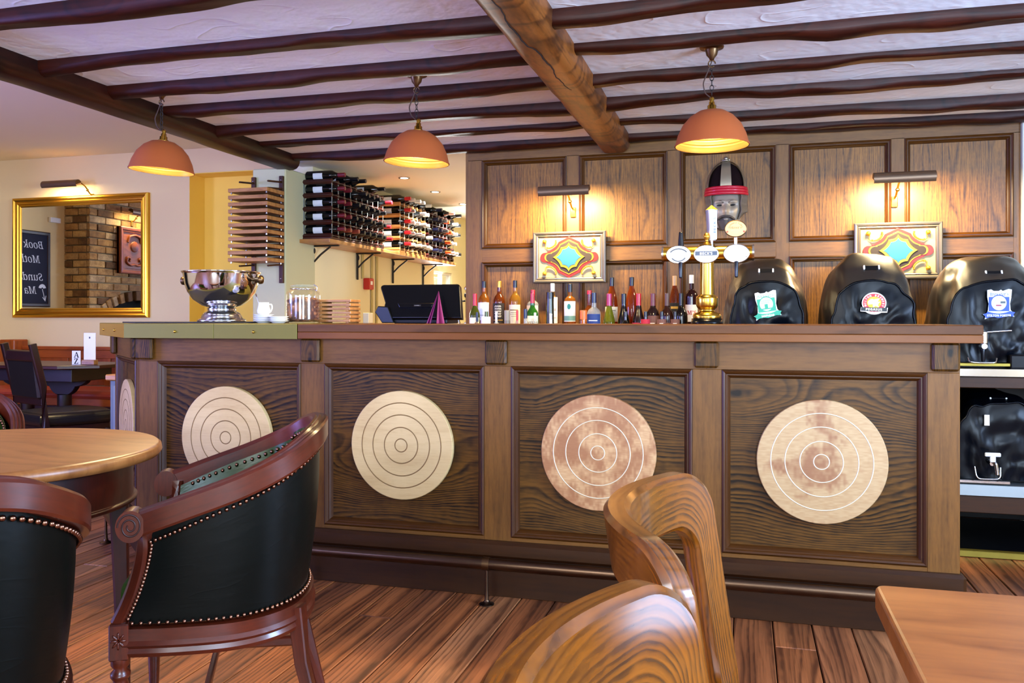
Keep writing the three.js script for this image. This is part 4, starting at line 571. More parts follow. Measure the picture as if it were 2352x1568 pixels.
// ---------- things standing on the bar ----------
{
  const g = thing('punch_bowl', 'polished steel punch bowl on a stepped foot', 'bowl', [-2.4, 1.108, -3.5]);
  part('bowl', lathe([[0, .062], [.05, .064], [.09, .078], [.13, .105], [.155, .14], [.168, .18], [.174, .225], [.178, .236], [.182, .238], [.18, .232], [.171, .222], [.165, .18], [.152, .142], [.127, .108], [.088, .082], [0, .068]], 56), M.steelMirror, g);
  part('foot', lathe([[0, .004], [.104, .004], [.108, 0], [.112, .004], [.108, .012], [.096, .016], [.09, .03], [.082, .042], [.066, .05], [.064, .058], [.068, .064], [.05, .068]], 48), M.steel, g);
  for (const s of [-1, 1]) part('knob', lathe([[.008, 0], [.009, .012], [.016, .016], [.014, .024], [.021, .034], [.02, .046], [.008, .054], [0, .056]], 16).rotateZ(-s * Math.PI / 2).translate(s * .17, .198, 0), M.bronze, g);
  { const p = polyShape([[-1.98 - .19, 3.22], [-2.66, 3.22], [-2.98, 3.52], [-2.75, 3.72], [-2.17, 3.72]]); const q = extrude(p, .007, .002); q.rotateX(-Math.PI / 2); single('bar_mat', q, mat(0x141318, .8), 'thin black bar mat under the punch bowl', 'mat', [0, 1.1016, 0]); }
  // saucers, jug, spoon
  const saucer = lathe([[0, 0], [.026, 0], [.028, .004], [.046, .012], [.0475, .0135], [.045, .0132], [.028, .0065], [0, .005]], 28); const por = M.porcelain;
  const jx = -2.125, jz = -3.42; let first; const n = 4; for (let i = 0; i < n; i++) single('saucer', saucer, por, ['bottom', 'second lowest', 'second highest', 'top'][i] + ' white saucer of the stack under the milk jug', 'saucer', [jx, 1.1008 + i * .0092, jz], 'white saucers');
  single('saucer', saucer, por, 'lone upper white saucer beside the jug stack', 'saucer', [jx + .088, 1.1192, jz + .02], 'white saucers'); single('saucer', saucer, por, 'lone lower white saucer beside the jug stack', 'saucer', [jx + .088, 1.11, jz + .02], 'white saucers'); single('saucer', saucer, por, 'lowest white saucer under the pair beside the jug', 'saucer', [jx + .088, 1.1008, jz + .02], 'white saucers');
  const j = thing('milk_jug', 'small white porcelain jug on stacked saucers', 'jug', [jx, 1.1422, jz]); part('body', lathe([[0, 0], [.022, 0], [.028, .006], [.03, .018], [.025, .038], [.023, .05], [.0245, .055], [.0225, .054], [.021, .05], [.023, .038], [.027, .018], [0, .004]], 28), por, j); part('handle', tube([[.022, .046, 0], [.04, .045, 0], [.044, .03, 0], [.036, .012, 0], [.027, .01, 0]], .0032, 18, 8), por, j);
  const sp = thing('teaspoon', 'steel teaspoon leaning in the white jug', 'spoon', [jx - .012, 1.15, jz]); part('stem', tube([[.004, .0, 0], [-.012, .04, 0], [-.024, .074, 0]], .0018, 10, 6), M.steel, sp); part('handle_end', mv(cbox(.006, .02, .002, .0008), 0, 0, 0), M.bronze, sp).position.set(-.026, .078, 0); sp.children[1].rotation.z = .35;
  // jar
  const jar = thing('storage_jar', 'clip top glass jar half full of dried mix', 'jar', [-1.985, 1.1008, -3.53]);
  part('glass', lathe([[0, 0], [.07, 0], [.077, .008], [.078, .02], [.078, .13], [.074, .146], [.058, .157], [.056, .165], [.052, .165], [.054, .155], [.07, .142], [.0745, .128], [.0745, .02], [.07, .006], [0, .005]], 40), mat(0xffffff, .03, 0, { transmission: 1, thickness: 0, ior: 1.45 }), jar);
  part('lid', lathe([[0, .168], [.05, .168], [.059, .17], [.06, .176], [.05, .181], [0, .183]], 32), mat(0xe8f0ee, .05, 0, { transmission: .9, thickness: 0 }), jar); part('clip', join([new THREE.TorusGeometry(.059, .0018, 6, 36).rotateX(Math.PI / 2).translate(0, .16, 0), tube([[.058, .16, 0], [.07, .15, 0], [.071, .17, 0], [.055, .18, 0]], .002, 14, 6)]), M.steel, jar);
  const nut = rng(77), nuts = [], col = []; const nutTex = dataTex(128, 128, ((a) => (u, v) => mix3(mix3(hex(0x3c140c), hex(0x8a5a38), sstep(.5, .75, a(u, v))), hex(0xc8a878), sstep(.84, .92, a(v, u))))(noise(66, 34, 34)));
  part('dried_mix', lathe([[0, .008], [.068, .008], [.073, .02], [.073, .108], [.06, .118], [.03, .122], [0, .124]], 36), mat(0xffffff, .7, 0, { map: nutTex, bumpMap: nutTex, bumpScale: .004 }), jar, 'brown dried mix').userData.kind = 'stuff';
  // stacked small boards
  for (let i = 0; i < 6; i++) { const t = thing('serving_board', ['bottom', 'second', 'third', 'fourth', 'fifth', 'top'][i] + ' small wooden board from below, in the stack beside the jar', 'board', [-1.853, 1.1008 + i * .0186, -3.63], R((i % 3) - 1), 'small boards stacked beside the jar'); part('slab', mv(wood(.172, .012, .11, 0, .5, .0015), 0, .0125, 0), M.pine, t); for (const s of [-1, 1]) part('foot', mv(wood(.014, .0062, .11, 2, .5, .001), s * .07, .0033, 0), M.pine, t); }
  single('paper_box', cbox(.03, .05, .05, .002), mat(0xb8b4a8, .7), 'small white carton behind the stacked boards', 'carton', [-1.745, 1.1258, -3.72]);
  // till
  const t = thing('till', 'black touch screen till seen from behind', 'till', [-1.43, 1.1008, -3.62]);
  const tilt = new THREE.Matrix4().makeRotationX(R(-16)).setPosition(0, .014, .0);
  const bs = new THREE.Shape(); bs.moveTo(-.19, 0); bs.lineTo(.205, 0); bs.lineTo(.182, .15); bs.quadraticCurveTo(.18, .163, .166, .163); bs.lineTo(-.192, .163); bs.quadraticCurveTo(-.212, .16, -.206, .143); bs.lineTo(-.176, .075); bs.closePath(); const hg = extrude(bs, .036, .006, 3); hg.applyMatrix4(tilt); part('screen_housing', hg, M.blackGloss, t);
  const st = new THREE.Shape(); st.moveTo(-.18, 0); st.lineTo(-.215, .05); st.lineTo(-.2, .078); st.lineTo(-.15, .075); st.lineTo(-.12, 0); part('side_reader', mv(extrude(st, .05, .004, 2), 0, .002, -.01), M.blackGloss, t);
  const vs = new THREE.Shape(); vs.moveTo(-.11, .07); vs.lineTo(.07, .07); vs.lineTo(.058, .05); vs.lineTo(-.098, .05); const vg = extrude(vs, .01, .003, 2); vg.translate(0, 0, .034); vg.applyMatrix4(tilt); part('rear_grip', vg, M.blackGloss, t);
  { const lt = canvasTex(128, 32, x => { x.fillStyle = '#08090b'; x.fillRect(0, 0, 128, 32); x.fillStyle = '#6a6c74'; x.beginPath(); x.arc(24, 16, 8, 0, 7); x.fill(); x.fillRect(40, 11, 60, 10); }); const pl = new THREE.PlaneGeometry(.035, .008); pl.translate(-.01, .058, .0452); pl.applyMatrix4(tilt); part('maker_mark', pl, mat(0xffffff, .4, 0, { map: lt }), t); }
  part('stand', mv(cbox(.26, .02, .16, .004), 0, .01, -.06), M.black, t);
  const cl = mat(0x6a0c50, .5, 0, { sheen: .5, sheenColor: new THREE.Color(0xd030b0) }), cn = noise(88, 6, 4); const apex = V(.095, .148, .012);
  const fold = (x0, x1, z) => join([0, 1].map(k => surface(10, 8, (u, v) => { const uu = k ? 1 - u : u, x = lerp(x0, x1, uu), p = V(lerp(apex.x, x, v), lerp(apex.y, .001, v), lerp(apex.z, .062 + z, v)); p.z += .012 * Math.sin(uu * 9) * v + (k ? -.0015 : 0); return p; })));
  const c = thing('glass_cloth', 'magenta cloth hanging over the back of the till', 'cloth', [-1.43, 1.1008, -3.6]); part('fold', fold(.058, .078, 0), cl, c); part('fold', fold(.108, .148, .012), cl, c);
}

// ---------- left side: mirror, bench, table, chair ----------
{
  const g = thing('wall_mirror_frame', 'large gilt framed mirror on the cream wall', 'mirror', [-5.503, 1.135, -6.0]);
  part('frame', mv(frameRing(1.402, 1.045, [[0, 0], [0, .03], [.008, .038], [.02, .04], [.03, .032], [.036, .03], [.044, .036], [.054, .034], [.062, .024], [.072, .022], [.08, .016], [.082, .008]], .6), 0, .5225, 0), M.gold, g);
  part('glass', mv(new THREE.BoxGeometry(1.26, .9, .006), 0, .5225, .008), mat(0xe6e8ea, .015, 1), g);
  pictureLight([-5.58, 2.262, -5.86], .36, 'brass picture light above the gilt mirror', 240, .2, -.14);
  // chimney breast in brick with arched fireplace, seen in the mirror
  const ch = struct('wall_chimney', 'brick chimney breast with an arched fireplace'), mort = mat(0xa08a66, .95), dk = mat(0x0a0908, .95);
  const core = (x0, x1, y0, y1, z0, z1, m = mort) => part('mortar', mv(new THREE.BoxGeometry(x1 - x0, y1 - y0, Math.abs(z1 - z0)), (x0 + x1) / 2, (y0 + y1) / 2, (z0 + z1) / 2), m, ch);
  core(-6.6, -6.33, 0, 2.53, -4.97, -4.81); core(-6.6, -6.33, 0, 2.53, -3.55, -3.2); core(-6.6, -6.33, 1.33, 2.53, -4.81, -3.55); core(-6.6, -6.56, 0, 1.33, -4.81, -3.55, dk);
  const bt = dataTex(128, 128, ((a, b) => (u, v) => mix3(hex(0x8a6e4a), hex(0xccb080), clamp(a(u, v) * .7 + b(u, v) * .5 - .1)))(noise(171, 10, 10), noise(172, 40, 40)));
  const bm = [0xffffff, 0xe8d0a8, 0xc8b090, 0x9a8264, 0xfff0cc].map(t => tex(bt, .9, { tint: t, bumpMap: bt, bumpScale: .006 })), br = rng(19);
  const arch = (z) => { const q = (z + 4.18) / .64; return Math.abs(q) >= 1 ? -1 : 1.13 + .19 * Math.sqrt(1 - q * q); };
  for (let c = 11; c < 34; c++) {
    const y = .0375 + c * .0745, off = c % 2 ? .112 : 0;
    for (let z = -5.0 + .002 - (c % 2 ? .112 : 0); z < -3.25; z += .224) { let z0 = Math.max(z, -4.998), z1 = Math.min(z + .214, -3.2); if (z1 - z0 < .04) continue; const m = (z0 + z1) / 2; if (y < arch(m) + .09) continue; part('brick', triUV(mv(cbox(.034 + .008 * br(), .064, z1 - z0, .005), -6.316, y, m), 2, .4, br(), br()), bm[Math.floor(br() * 5)], ch); }
    for (let x = -6.6 - (c % 2 ? .05 : .12); x < -6.34; x += .224) { const x0 = Math.max(x, -6.6), x1 = Math.min(x + .214, -6.335); if (x1 - x0 < .03) continue; part('brick', triUV(mv(cbox(x1 - x0, .064, .034 + .008 * br(), .005), (x0 + x1) / 2, y, -4.986), 0, .4, br(), br()), bm[Math.floor(br() * 5)], ch); }
  }
  for (let i = 0; i < 15; i++) { const a = Math.PI * (.06 + .88 * i / 14), z = -4.18 - .66 * Math.cos(a), y = 1.14 + .235 * Math.sin(a), b = triUV(cbox(.05, .1, .066, .006), 1, .4, br(), br()); b.rotateX((Math.PI / 2 - a) * -.42); part('brick', mv(b, -6.31, y, z), bm[Math.floor(br() * 5)], ch); }
  for (const z of [-4.86, -3.48]) for (let i = 0; i < 3; i++) part('brick', triUV(mv(cbox(.04, .064, .1, .005), -6.315, .93 + i * .0745, z), 2, .4, br(), br()), bm[i], ch);
  const cp = thing('carved_panel', 'carved wooden relief panel on the brick chimney, seen in the mirror', 'carving', [-6.295, 1.6, -4.4], Math.PI / 2), cw = tex(T.pine, .5, { tint: 0xd09a78 });
  part('board', mv(wood(.45, .49, .03, 0, .4), 0, .245, .015), cw, cp); part('frame', mv(frameRing(.45, .49, [[0, 0], [0, .05], [.01, .055], [.03, .05], [.036, .04], [.05, .042], [.056, .03]], .5), 0, .245, 0), cw, cp); part('rosette', lathe([[0, .025], [.03, .022], [.04, .012], [.055, .014], [.06, 0]], 18).rotateX(Math.PI / 2).translate(0, .29, .028), cw, cp);
  for (const s of [-1, 1]) part('scroll', tube([[0, .1, .035], [s * .06, .09, .04], [s * .12, .12, .04], [s * .11, .17, .04], [s * .07, .16, .04], [s * .08, .13, .04]], .012, 24, 8), cw, cp); part('crest', tube([[-.1, .33, .035], [-.08, .39, .04], [0, .41, .045], [.08, .39, .04], [.1, .33, .035]], .012, 20, 8), cw, cp);
  pictureLight([-6.16, 2.24, -4.4], .36, 'brass picture light above the carved chimney panel, seen in the mirror', 240, 0, -.14, Math.PI / 2);
  const cb = thing('chalkboard', 'framed chalkboard with white handwriting, seen in the mirror', 'chalkboard', [-6.6, 1.24, -5.56], Math.PI / 2);
  part('board', mv(new THREE.BoxGeometry(.66, .68, .012), 0, .365, .01), mat(0xffffff, .8, 0, { map: canvasTex(512, 528, (x, w, h) => { x.fillStyle = '#0e1430'; x.fillRect(0, 0, w, h); x.fillStyle = '#dfe6f4'; x.font = 'italic 76px serif'; x.fillText('Book n', 36, 110); x.fillText('Mother', 66, 218); x.fillText('Sunday', 40, 350); x.fillText('Ma', 100, 450); x.strokeStyle = '#dfe6f4'; x.lineWidth = 6; for (let i = 0; i < 5; i++) { x.beginPath(); x.arc(50, 410, 12 + i * 5, Math.PI * 1.05, Math.PI * 1.95); x.stroke(); } x.beginPath(); x.moveTo(50, 412); x.lineTo(24, 500); x.moveTo(16, 462); x.lineTo(24, 500); x.lineTo(48, 474); x.stroke(); }) }), cb);
  part('frame', mv(frameRing(.72, .73, [[0, 0], [0, .02], [.008, .026], [.03, .024], [.036, .012]], .5), 0, .365, 0), M.mahogDark, cb);
  single('alarm_box', cbox(.03, .05, .13, .004), M.white, 'small white alarm box on the left wall, seen in the mirror', 'alarm', [-6.585, 2.1, -5.14]);
}
{ // settle, table, menu, chair, cabinet
  const o = tex(T.pine, .4, { tint: 0xe09848 }), dark = tex(T.mahog, .4, { tint: 0x5a4038 });
  const b = thing('settle', 'orange brown wooden settle with red leather seat under the mirror', 'bench', [-5.4, 0, -5.7]); const P = (n, g, m) => part(n, mv(g, 5.4, 0, 5.7), m, b);
  P('top_rail', span(-6.1, -4.3, .86, .888, -5.9, -5.97, 0, .8), o); for (let i = 0; i < 4; i++) P('back_board', span(-6.02 + i * .43, -5.6 + i * .43, .56, .86, -5.93, -5.96, 1, .8), o); for (let i = 0; i < 5; i++) P('stile', span(-6.05 + i * .43, -5.99 + i * .43, .56, .86, -5.915, -5.93, 1, .6), o); P('rail', span(-6.02, -4.3, .79, .86, -5.912, -5.93, 0, .8), o);
  P('end_post', span(-6.19, -6.03, 0, .945, -5.82, -5.97, 1, .6, .008), o); P('seat_frame', span(-6.1, -4.3, .44, .5, -5.46, -5.95, 0, .8), o); P('front_board', span(-6.1, -4.3, .04, .44, -5.5, -5.53, 0, .8), tex(T.mahog, .5, { tint: 0xa07060 }));
  P('seat_pad', span(-6.1, -4.3, .5, .56, -5.43, -5.9, 0, .6, .022), mat(0x9a3a26, .35, 0, { bumpMap: plasterBump, bumpScale: .001 }));
  const t = thing('pub_table', 'dark pub table with canted corners and carved pedestal', 'table', [-5.03, 0, -5.17]);
  const s = polyShape([[-.55, -.3], [.36, -.3], [.56, -.12], [.56, .2], [.45, .32], [-.55, .32]]); const tg = extrude(s, .026, .005, 2); tg.rotateX(-Math.PI / 2); part('top', mv(triUV(tg, 0, .8), 0, .764, 0), tex(T.mahog, .3, { tint: 0xc08a80 }), t);
  part('apron', mv(wood(.78, .09, .4, 0, .6), 0, .715, 0), dark, t); const br = new THREE.Shape(); br.moveTo(-.22, 0); br.lineTo(.22, 0); br.quadraticCurveTo(.2, -.04, .12, -.05); br.quadraticCurveTo(.09, -.1, .05, -.11); br.lineTo(-.05, -.11); br.quadraticCurveTo(-.09, -.1, -.12, -.05); br.quadraticCurveTo(-.2, -.04, -.22, 0);
  for (const x of [-.2, .14]) { part('bracket', mv(extrude(br, .05, .004), x, .67, -.025), dark, t); part('column', lathe([[.045, 0], [.045, .05], [.03, .09], [.055, .2], [.06, .28], [.035, .36], [.03, .42], [.05, .45], [.05, .56]], 20).translate(x, 0, 0), dark, t); part('foot', mv(wood(.09, .06, .5, 2, .5, .01), x, .03, 0), dark, t); }
  const mc = thing('menu_card', 'tall white menu card in a wooden block on the far table', 'menu', [-4.6, .7905, -5.1], R(8)); part('block', mv(wood(.1, .035, .05, 0, .3), 0, .0175, 0), M.pine, mc); part('card', mv(new THREE.BoxGeometry(.092, .2, .003), 0, .13, 0), mat(0xffffff, .8, 0, { map: canvasTex(64, 128, x => { x.fillStyle = '#f4f2ee'; x.fillRect(0, 0, 64, 128); x.fillStyle = '#5a5a5a'; x.fillRect(28, 18, 8, 8); }) }), mc);
  const m2 = thing('flyer', 'small black and white flyer standing beside the menu card', 'flyer', [-4.7, .7905, -5.08], R(20)); part('card', mv(new THREE.BoxGeometry(.06, .1, .003), 0, .05, 0), mat(0xffffff, .8, 0, { map: canvasTex(64, 96, x => { x.fillStyle = '#f0f0ee'; x.fillRect(0, 0, 64, 96); x.fillStyle = '#141414'; x.font = 'bold 52px serif'; x.fillText('A', 14, 48); x.fillText('Z', 14, 92); }) }), m2);
  // upholstered dining chair
  const c = thing('dining_chair', 'dark wooden dining chair with blue-lit leather back at the left edge', 'chair', [-4.353, 0, -4.59], R(158.5)); const lea = mat(0x15110f, .3, 0, { bumpMap: plasterBump, bumpScale: .001 }), wd = tex(T.mahog, .35, { tint: 0x7a5a58 });
  for (const sx of [-1, 1]) { part('back_post', sweep([[sx * .205, 0, -.26], [sx * .205, .44, -.2], [sx * .205, .7, -.22], [sx * .2, .965, -.28]], rectSec(.036, .042, .006), .5), wd, c); part('front_leg', lathe([[.014, 0], [.02, .03], [.015, .06], [.03, .14], [.034, .18], [.02, .24], [.026, .26], [.018, .3], [.032, .32], [.032, .4]], 16).translate(sx * .19, 0, .2), wd, c); }
  part('top_rail', mv(wood(.4, .07, .03, 0, .4, .008), 0, .89, -.262), wd, c); part('lower_rail', mv(wood(.4, .05, .028, 0, .4, .006), 0, .6, -.21), wd, c); const bp = part('back_pad', mv(cbox(.38, .25, .045, .014), 0, 0, 0), lea, c); bp.position.set(0, .74, -.232); bp.rotation.x = -.12;
  part('seat_rail', mv(wood(.42, .06, .42, 0, .5, .006), 0, .41, 0), wd, c); part('seat_pad', (() => { const s = new THREE.Shape(); s.moveTo(-.18, -.22); s.lineTo(.18, -.22); s.quadraticCurveTo(.24, 0, .23, .2); s.quadraticCurveTo(0, .3, -.23, .2); s.quadraticCurveTo(-.24, 0, -.18, -.22); const g = new THREE.ExtrudeGeometry(s, { depth: .02, bevelEnabled: true, bevelThickness: .035, bevelSize: .03, bevelOffset: -.02, bevelSegments: 5, curveSegments: 12 }); g.rotateX(Math.PI / 2); return mv(g, 0, .49, 0); })(), lea, c);
  part('stretcher', mv(cbox(.38, .025, .02, .004), 0, .2, -.23), wd, c);
  const k = thing('side_cabinet', 'grey blue cupboard with a wooden top behind the canted bar end', 'cupboard', [-3.39, 0, -4.4]); part('body', mv(cbox(.46, .76, .5, .004), .02, .38, 0), mat(0x5c6870, .6), k); part('door', mv(cbox(.4, .66, .012, .003), .02, .4, .256), mat(0x66727a, .55), k); part('top', mv(wood(.5, .035, .54, 0, .6, .006), .02, .7785, 0), M.pine, k);
}
{ // peg rack with serving boards on the pillar
  const g = thing('peg_rack', 'dark wooden peg rails fixed to the grey pillar', 'rack', [-3.19, 1.37, -5.2]), m = tex(T.bar, .5, { tint: 0xb09878, specularIntensity: .5 }), mb = tex(T.pine, .5, { tint: 0xffffff, specularIntensity: .5 });
  for (const x of [-.112, .105]) { part('rail', mv(wood(.032, .74, .02, 1, .5, .003), x, .37, .01), m, g); for (let i = 0; i < 13; i++) { const p = wood(.017, .012, .17, 2, .4, .004); p.rotateX(.10); part('peg', mv(p, x, .119 + i * .0466 + (i > 10 ? .01 : 0), .1), m, g); } for (const y of [.03, .71]) part('screw', new THREE.SphereGeometry(.005, 8, 6).translate(x, y, .02), M.steel, g); }
  const names = ['bottom', 'second lowest', 'third lowest', 'fourth lowest', 'fifth lowest', 'middle', 'fifth highest', 'fourth highest', 'third highest', 'second highest', 'top'];
  for (let i = 0; i < 11; i++) { const b = thing('serving_board', names[i] + ' dark serving board on the pillar pegs', 'board', [-3.205 + .004 * (rnd() - .5), 1.5075 + i * .0466, -5.07 + .004 * rnd()], R(rnd() - .5), 'serving boards on the pillar'); part('slab', mv(wood(.3, .025, .215, 0, .5, .002), 0, .0125, 0), mb, b); for (const sx of [-1, 1]) for (const sz of [-1, 1]) part('stud', new THREE.CylinderGeometry(.006, .006, .011, 10).translate(sx * .134, -.0053, sz * .09), M.steel, b); }
}
// ---------- wine shelf in the passage ----------
{
  const sh = thing('wall_shelf', 'long pine wall shelf carrying the wine racks', 'shelf', [-2.95, 1.665, -6.75]); part('board', mv(wood(.25, .026, 2.72, 2, .9, .002), 0, .013, 0), M.pine, sh);
  for (const z of [-5.606, -6.342, -7.067, -7.81]) { const q = z + 6.75; part('bracket', join([mv(cbox(.012, .22, .022, .003), -.118, -.11, q), mv(cbox(.22, .01, .02, .003), -.02, -.006, q), tube([[-.112, -.12, q], [-.06, -.07, q], [.02, -.012, q]], .007, 12, 6), new THREE.SphereGeometry(.014, 8, 6).scale(.7, 1.6, 1).translate(-.112, -.04, q)]), M.iron, sh); }
  const bars = [1.718, 1.815, 1.912, 2.009, 2.106], pitch = .0975, x0 = -3.062, x1 = -2.833;
  const dowel = cbox(.229, .027, .027, .002); dowel.rotateX(Math.PI / 4); const strip = cbox(.002, .405, .012, .0004), barG = cbox(.002, .002, .9, .0004);
  const racks = [['near dark wine rack', -5.45, 10, tex(T.mahog, .5, { tint: 0xc8a090 })], ['middle pine wine rack', -6.68, 7, tex(T.pine, .5)], ['far dark wine rack', -7.36, 7, tex(T.mahog, .5, { tint: 0xd8a890 })]];
  const uvd = triUV(dowel, 0, .4), cols = [];
  racks.forEach(([nm, zs, n, m], k) => {
    const g = thing('wine_rack', ['dark wooden wine rack at the near end of the wall shelf', 'pine wine rack in the middle of the wall shelf', 'dark wooden wine rack at the far end of the wall shelf'][k], 'wine rack', [x0, 1.692, zs], 0, 'wine racks on the wall shelf');
    for (let i = 0; i <= n - (k < 2 ? 1 : 0) + (k < 2 ? 0 : 0); i++) { for (const y of bars) part('dowel', mv(uvd.clone(), (x1 - x0) / 2, y - 1.692, -i * pitch), m, g); for (const x of [x1 - x0 - .003, .004]) part('metal_strip', mv(strip.clone(), x, .215, -i * pitch), M.galv, g); }
    part('base_board', mv(wood(.229, .016, (n - 1) * pitch + .03, 2, .6, .002), (x1 - x0) / 2, .0085, -(n - 1) * pitch / 2), m, g);
    for (const y of bars) part('wire', mv(cbox(.002, .002, (n - (k < 2 ? 1 : 0)) * pitch, .0004), x1 - x0, y - 1.692, -(n - (k < 2 ? 1 : 0)) * pitch / 2), M.galv, g);
    for (let i = 0; i < n - (k < 2 ? 1 : 0); i++) cols.push([k, zs - (i + .5) * pitch]);
  });
  // bottles lie neck outwards
  const bodyG = lathe([[0, 0], [.034, 0], [.037, .005], [.037, .19], [.034, .205], [.022, .225], [.0155, .245], [.0145, .262], [.0145, .296], [0, .297]], 18).rotateZ(-Math.PI / 2), capG = lathe([[.0153, .24], [.0158, .255], [.0158, .3], [.014, .3015], [0, .3015]], 14).rotateZ(-Math.PI / 2), labG = new THREE.CylinderGeometry(.0376, .0376, .075, 18, 1, true, -.4, 2.3).rotateZ(-Math.PI / 2).translate(.1, 0, 0);
  const glass = mat(0x06080a, .1), glass2 = mat(0x1a1206, .1), lab = mat(0xd8dae2, .7), C = { maroon: mat(0x641420, .35), black: mat(0x0c0c10, .25), red: mat(0xb01420, .3), white: mat(0xc8c4b8, .4), navy: mat(0x14183a, .3), silver: mat(0xa8a8ac, .25, .8), orange: mat(0xd05a22, .35), brown: mat(0x7a2c1c, .35) };
  const where = ['near dark rack', 'middle pine rack', 'far dark rack'], r = rng(2024);
  const pick = (k, row, ci) => k === 0 ? (ci === 0 ? 'maroon' : ci === 1 ? (row === 0 ? 'brown' : 'maroon') : ci === 2 && row === 0 ? 'brown' : ci === 8 && row < 5 ? 'red' : 'black') : k === 1 ? (ci === 0 ? 'red' : ci < 3 ? (row % 2 ? 'silver' : 'white') : ci === 3 ? 'silver' : ci < 6 ? 'white' : 'black') : (ci < 2 ? 'navy' : ci === 2 ? 'silver' : ci === 3 ? 'orange' : ci < 6 ? 'white' : 'black');
  const ci = [0, 0, 0], rowName = ['bottom row', 'second row up', 'third row up', 'fourth row up', 'lying on top'], ord = ['first', 'second', 'third', 'fourth', 'fifth', 'sixth', 'seventh', 'eighth', 'ninth', 'tenth'];
  cols.forEach(([k, z]) => { const c = ci[k]++; bars.forEach((y, row) => {
    if (row === 4 ? (k === 0 ? ![0, 2, 3, 7].includes(c) : k === 1 ? ![0, 1, 2, 3, 5].includes(c) : ![1, 4, 6].includes(c)) : (r() < (k === 0 ? .18 : .16) && c > 1)) return;
    const col = pick(k, row, c), g = thing('wine_bottle', col + ' capsuled wine bottle, ' + rowName[row] + ', ' + ord[c] + ' from the near end, ' + where[k], 'wine bottle', [-3.058 + .03 * r() * (c > 1), y + .0487, z], 0, col + ' capsuled bottles, ' + where[k] + (row === 4 ? ' top' : ''));
    part('glass', bodyG, r() < .85 ? glass : glass2, g); part('capsule', capG, C[col], g); if (c < 1 || row === 4) part('label', labG, lab, g);
  }); });
  // call point and conduits
  const cpz = -6.5; const cp = thing('fire_call_point', 'red fire alarm call point on the yellow wall', 'alarm', [-3.08, 1.37, -6.52]); part('case', mv(cbox(.055, .095, .095, .005), .0275, .0475, 0), M.red, cp); part('label', mv(cbox(.002, .03, .04, .0004), .0555, .055, 0), M.paper, cp);
  for (const [z, y0, y1, n] of [[-6.44, 1.46, 1.66, 'above the red call point'], [-6.62, .3, 1.66, 'just right of the red call point'], [-6.72, .3, 1.66, 'furthest right under the shelf']]) single('conduit', new THREE.CylinderGeometry(.011, .011, y1 - y0, 10), mat(0xc0a860, .6), 'yellow painted conduit ' + n, 'pipe', [-3.068, (y0 + y1) / 2, z], 'conduits on the yellow wall');
  // ceiling spots
  [[-2.62, -6.256, 'nearest'], [-2.64, -7.013, 'middle'], [-2.656, -7.827, 'farthest']].forEach(([x, z, n]) => { const g = thing('ceiling_spotlight', n + ' recessed ceiling spotlight in the passage', 'spotlight', [x, 2.25, z], 0, 'recessed spots in the passage'); part('trim_ring', lathe([[.03, -.004], [.045, -.005], [.048, 0], [.03, 0]], 24), M.steel, g); part('lamp_disc', mv(new THREE.CylinderGeometry(.031, .031, .004, 20), 0, -.003, 0), glow(0xfff0d0, 10), g); const L = new THREE.SpotLight(new THREE.Color().setRGB(1, .95, .84), 16, 0, 1.15, .6); L.name = 'spot_light'; L.castShadow = true; L.shadow.radius = 2; L.position.set(0, -.02, 0); L.target.position.set(0, -1, 0); g.add(L); g.add(L.target); L.target.name = 'aim'; });
}

{ // passage counter with the edge of a coffee machine
  const c = thing('passage_counter', 'plain counter in the passage behind the panelled wall', 'counter', [-1.5, 0, -5.8]); part('body', mv(cbox(.9, 1.02, .5, .004), 0, .51, 0), M.wineWall, c); part('worktop', mv(wood(.94, .03, .54, 0, .8), 0, 1.035, 0), M.top, c);
  const m = thing('coffee_machine', 'black and chrome coffee machine peeping out behind the panelled wall', 'coffee machine', [-1.72, 1.051, -5.8]); part('body', mv(cbox(.4, .2, .34, .02), .02, .16, 0), M.blackGloss, m); part('base', mv(cbox(.4, .05, .38, .006), .02, .025, 0), M.steel, m); part('lid', mv(cbox(.42, .05, .36, .02), .02, .285, 0), M.steel, m); part('steam_wand', tube([[-.2, .2, .1], [-.235, .19, .12], [-.24, .1, .14], [-.225, .04, .15]], .007, 20, 8), M.steel, m); part('knob', mv(lathe([[0, .03], [.016, .028], [.018, 0], [0, 0]], 14).rotateZ(Math.PI / 2), -.18, .24, .08), M.black, m);
}

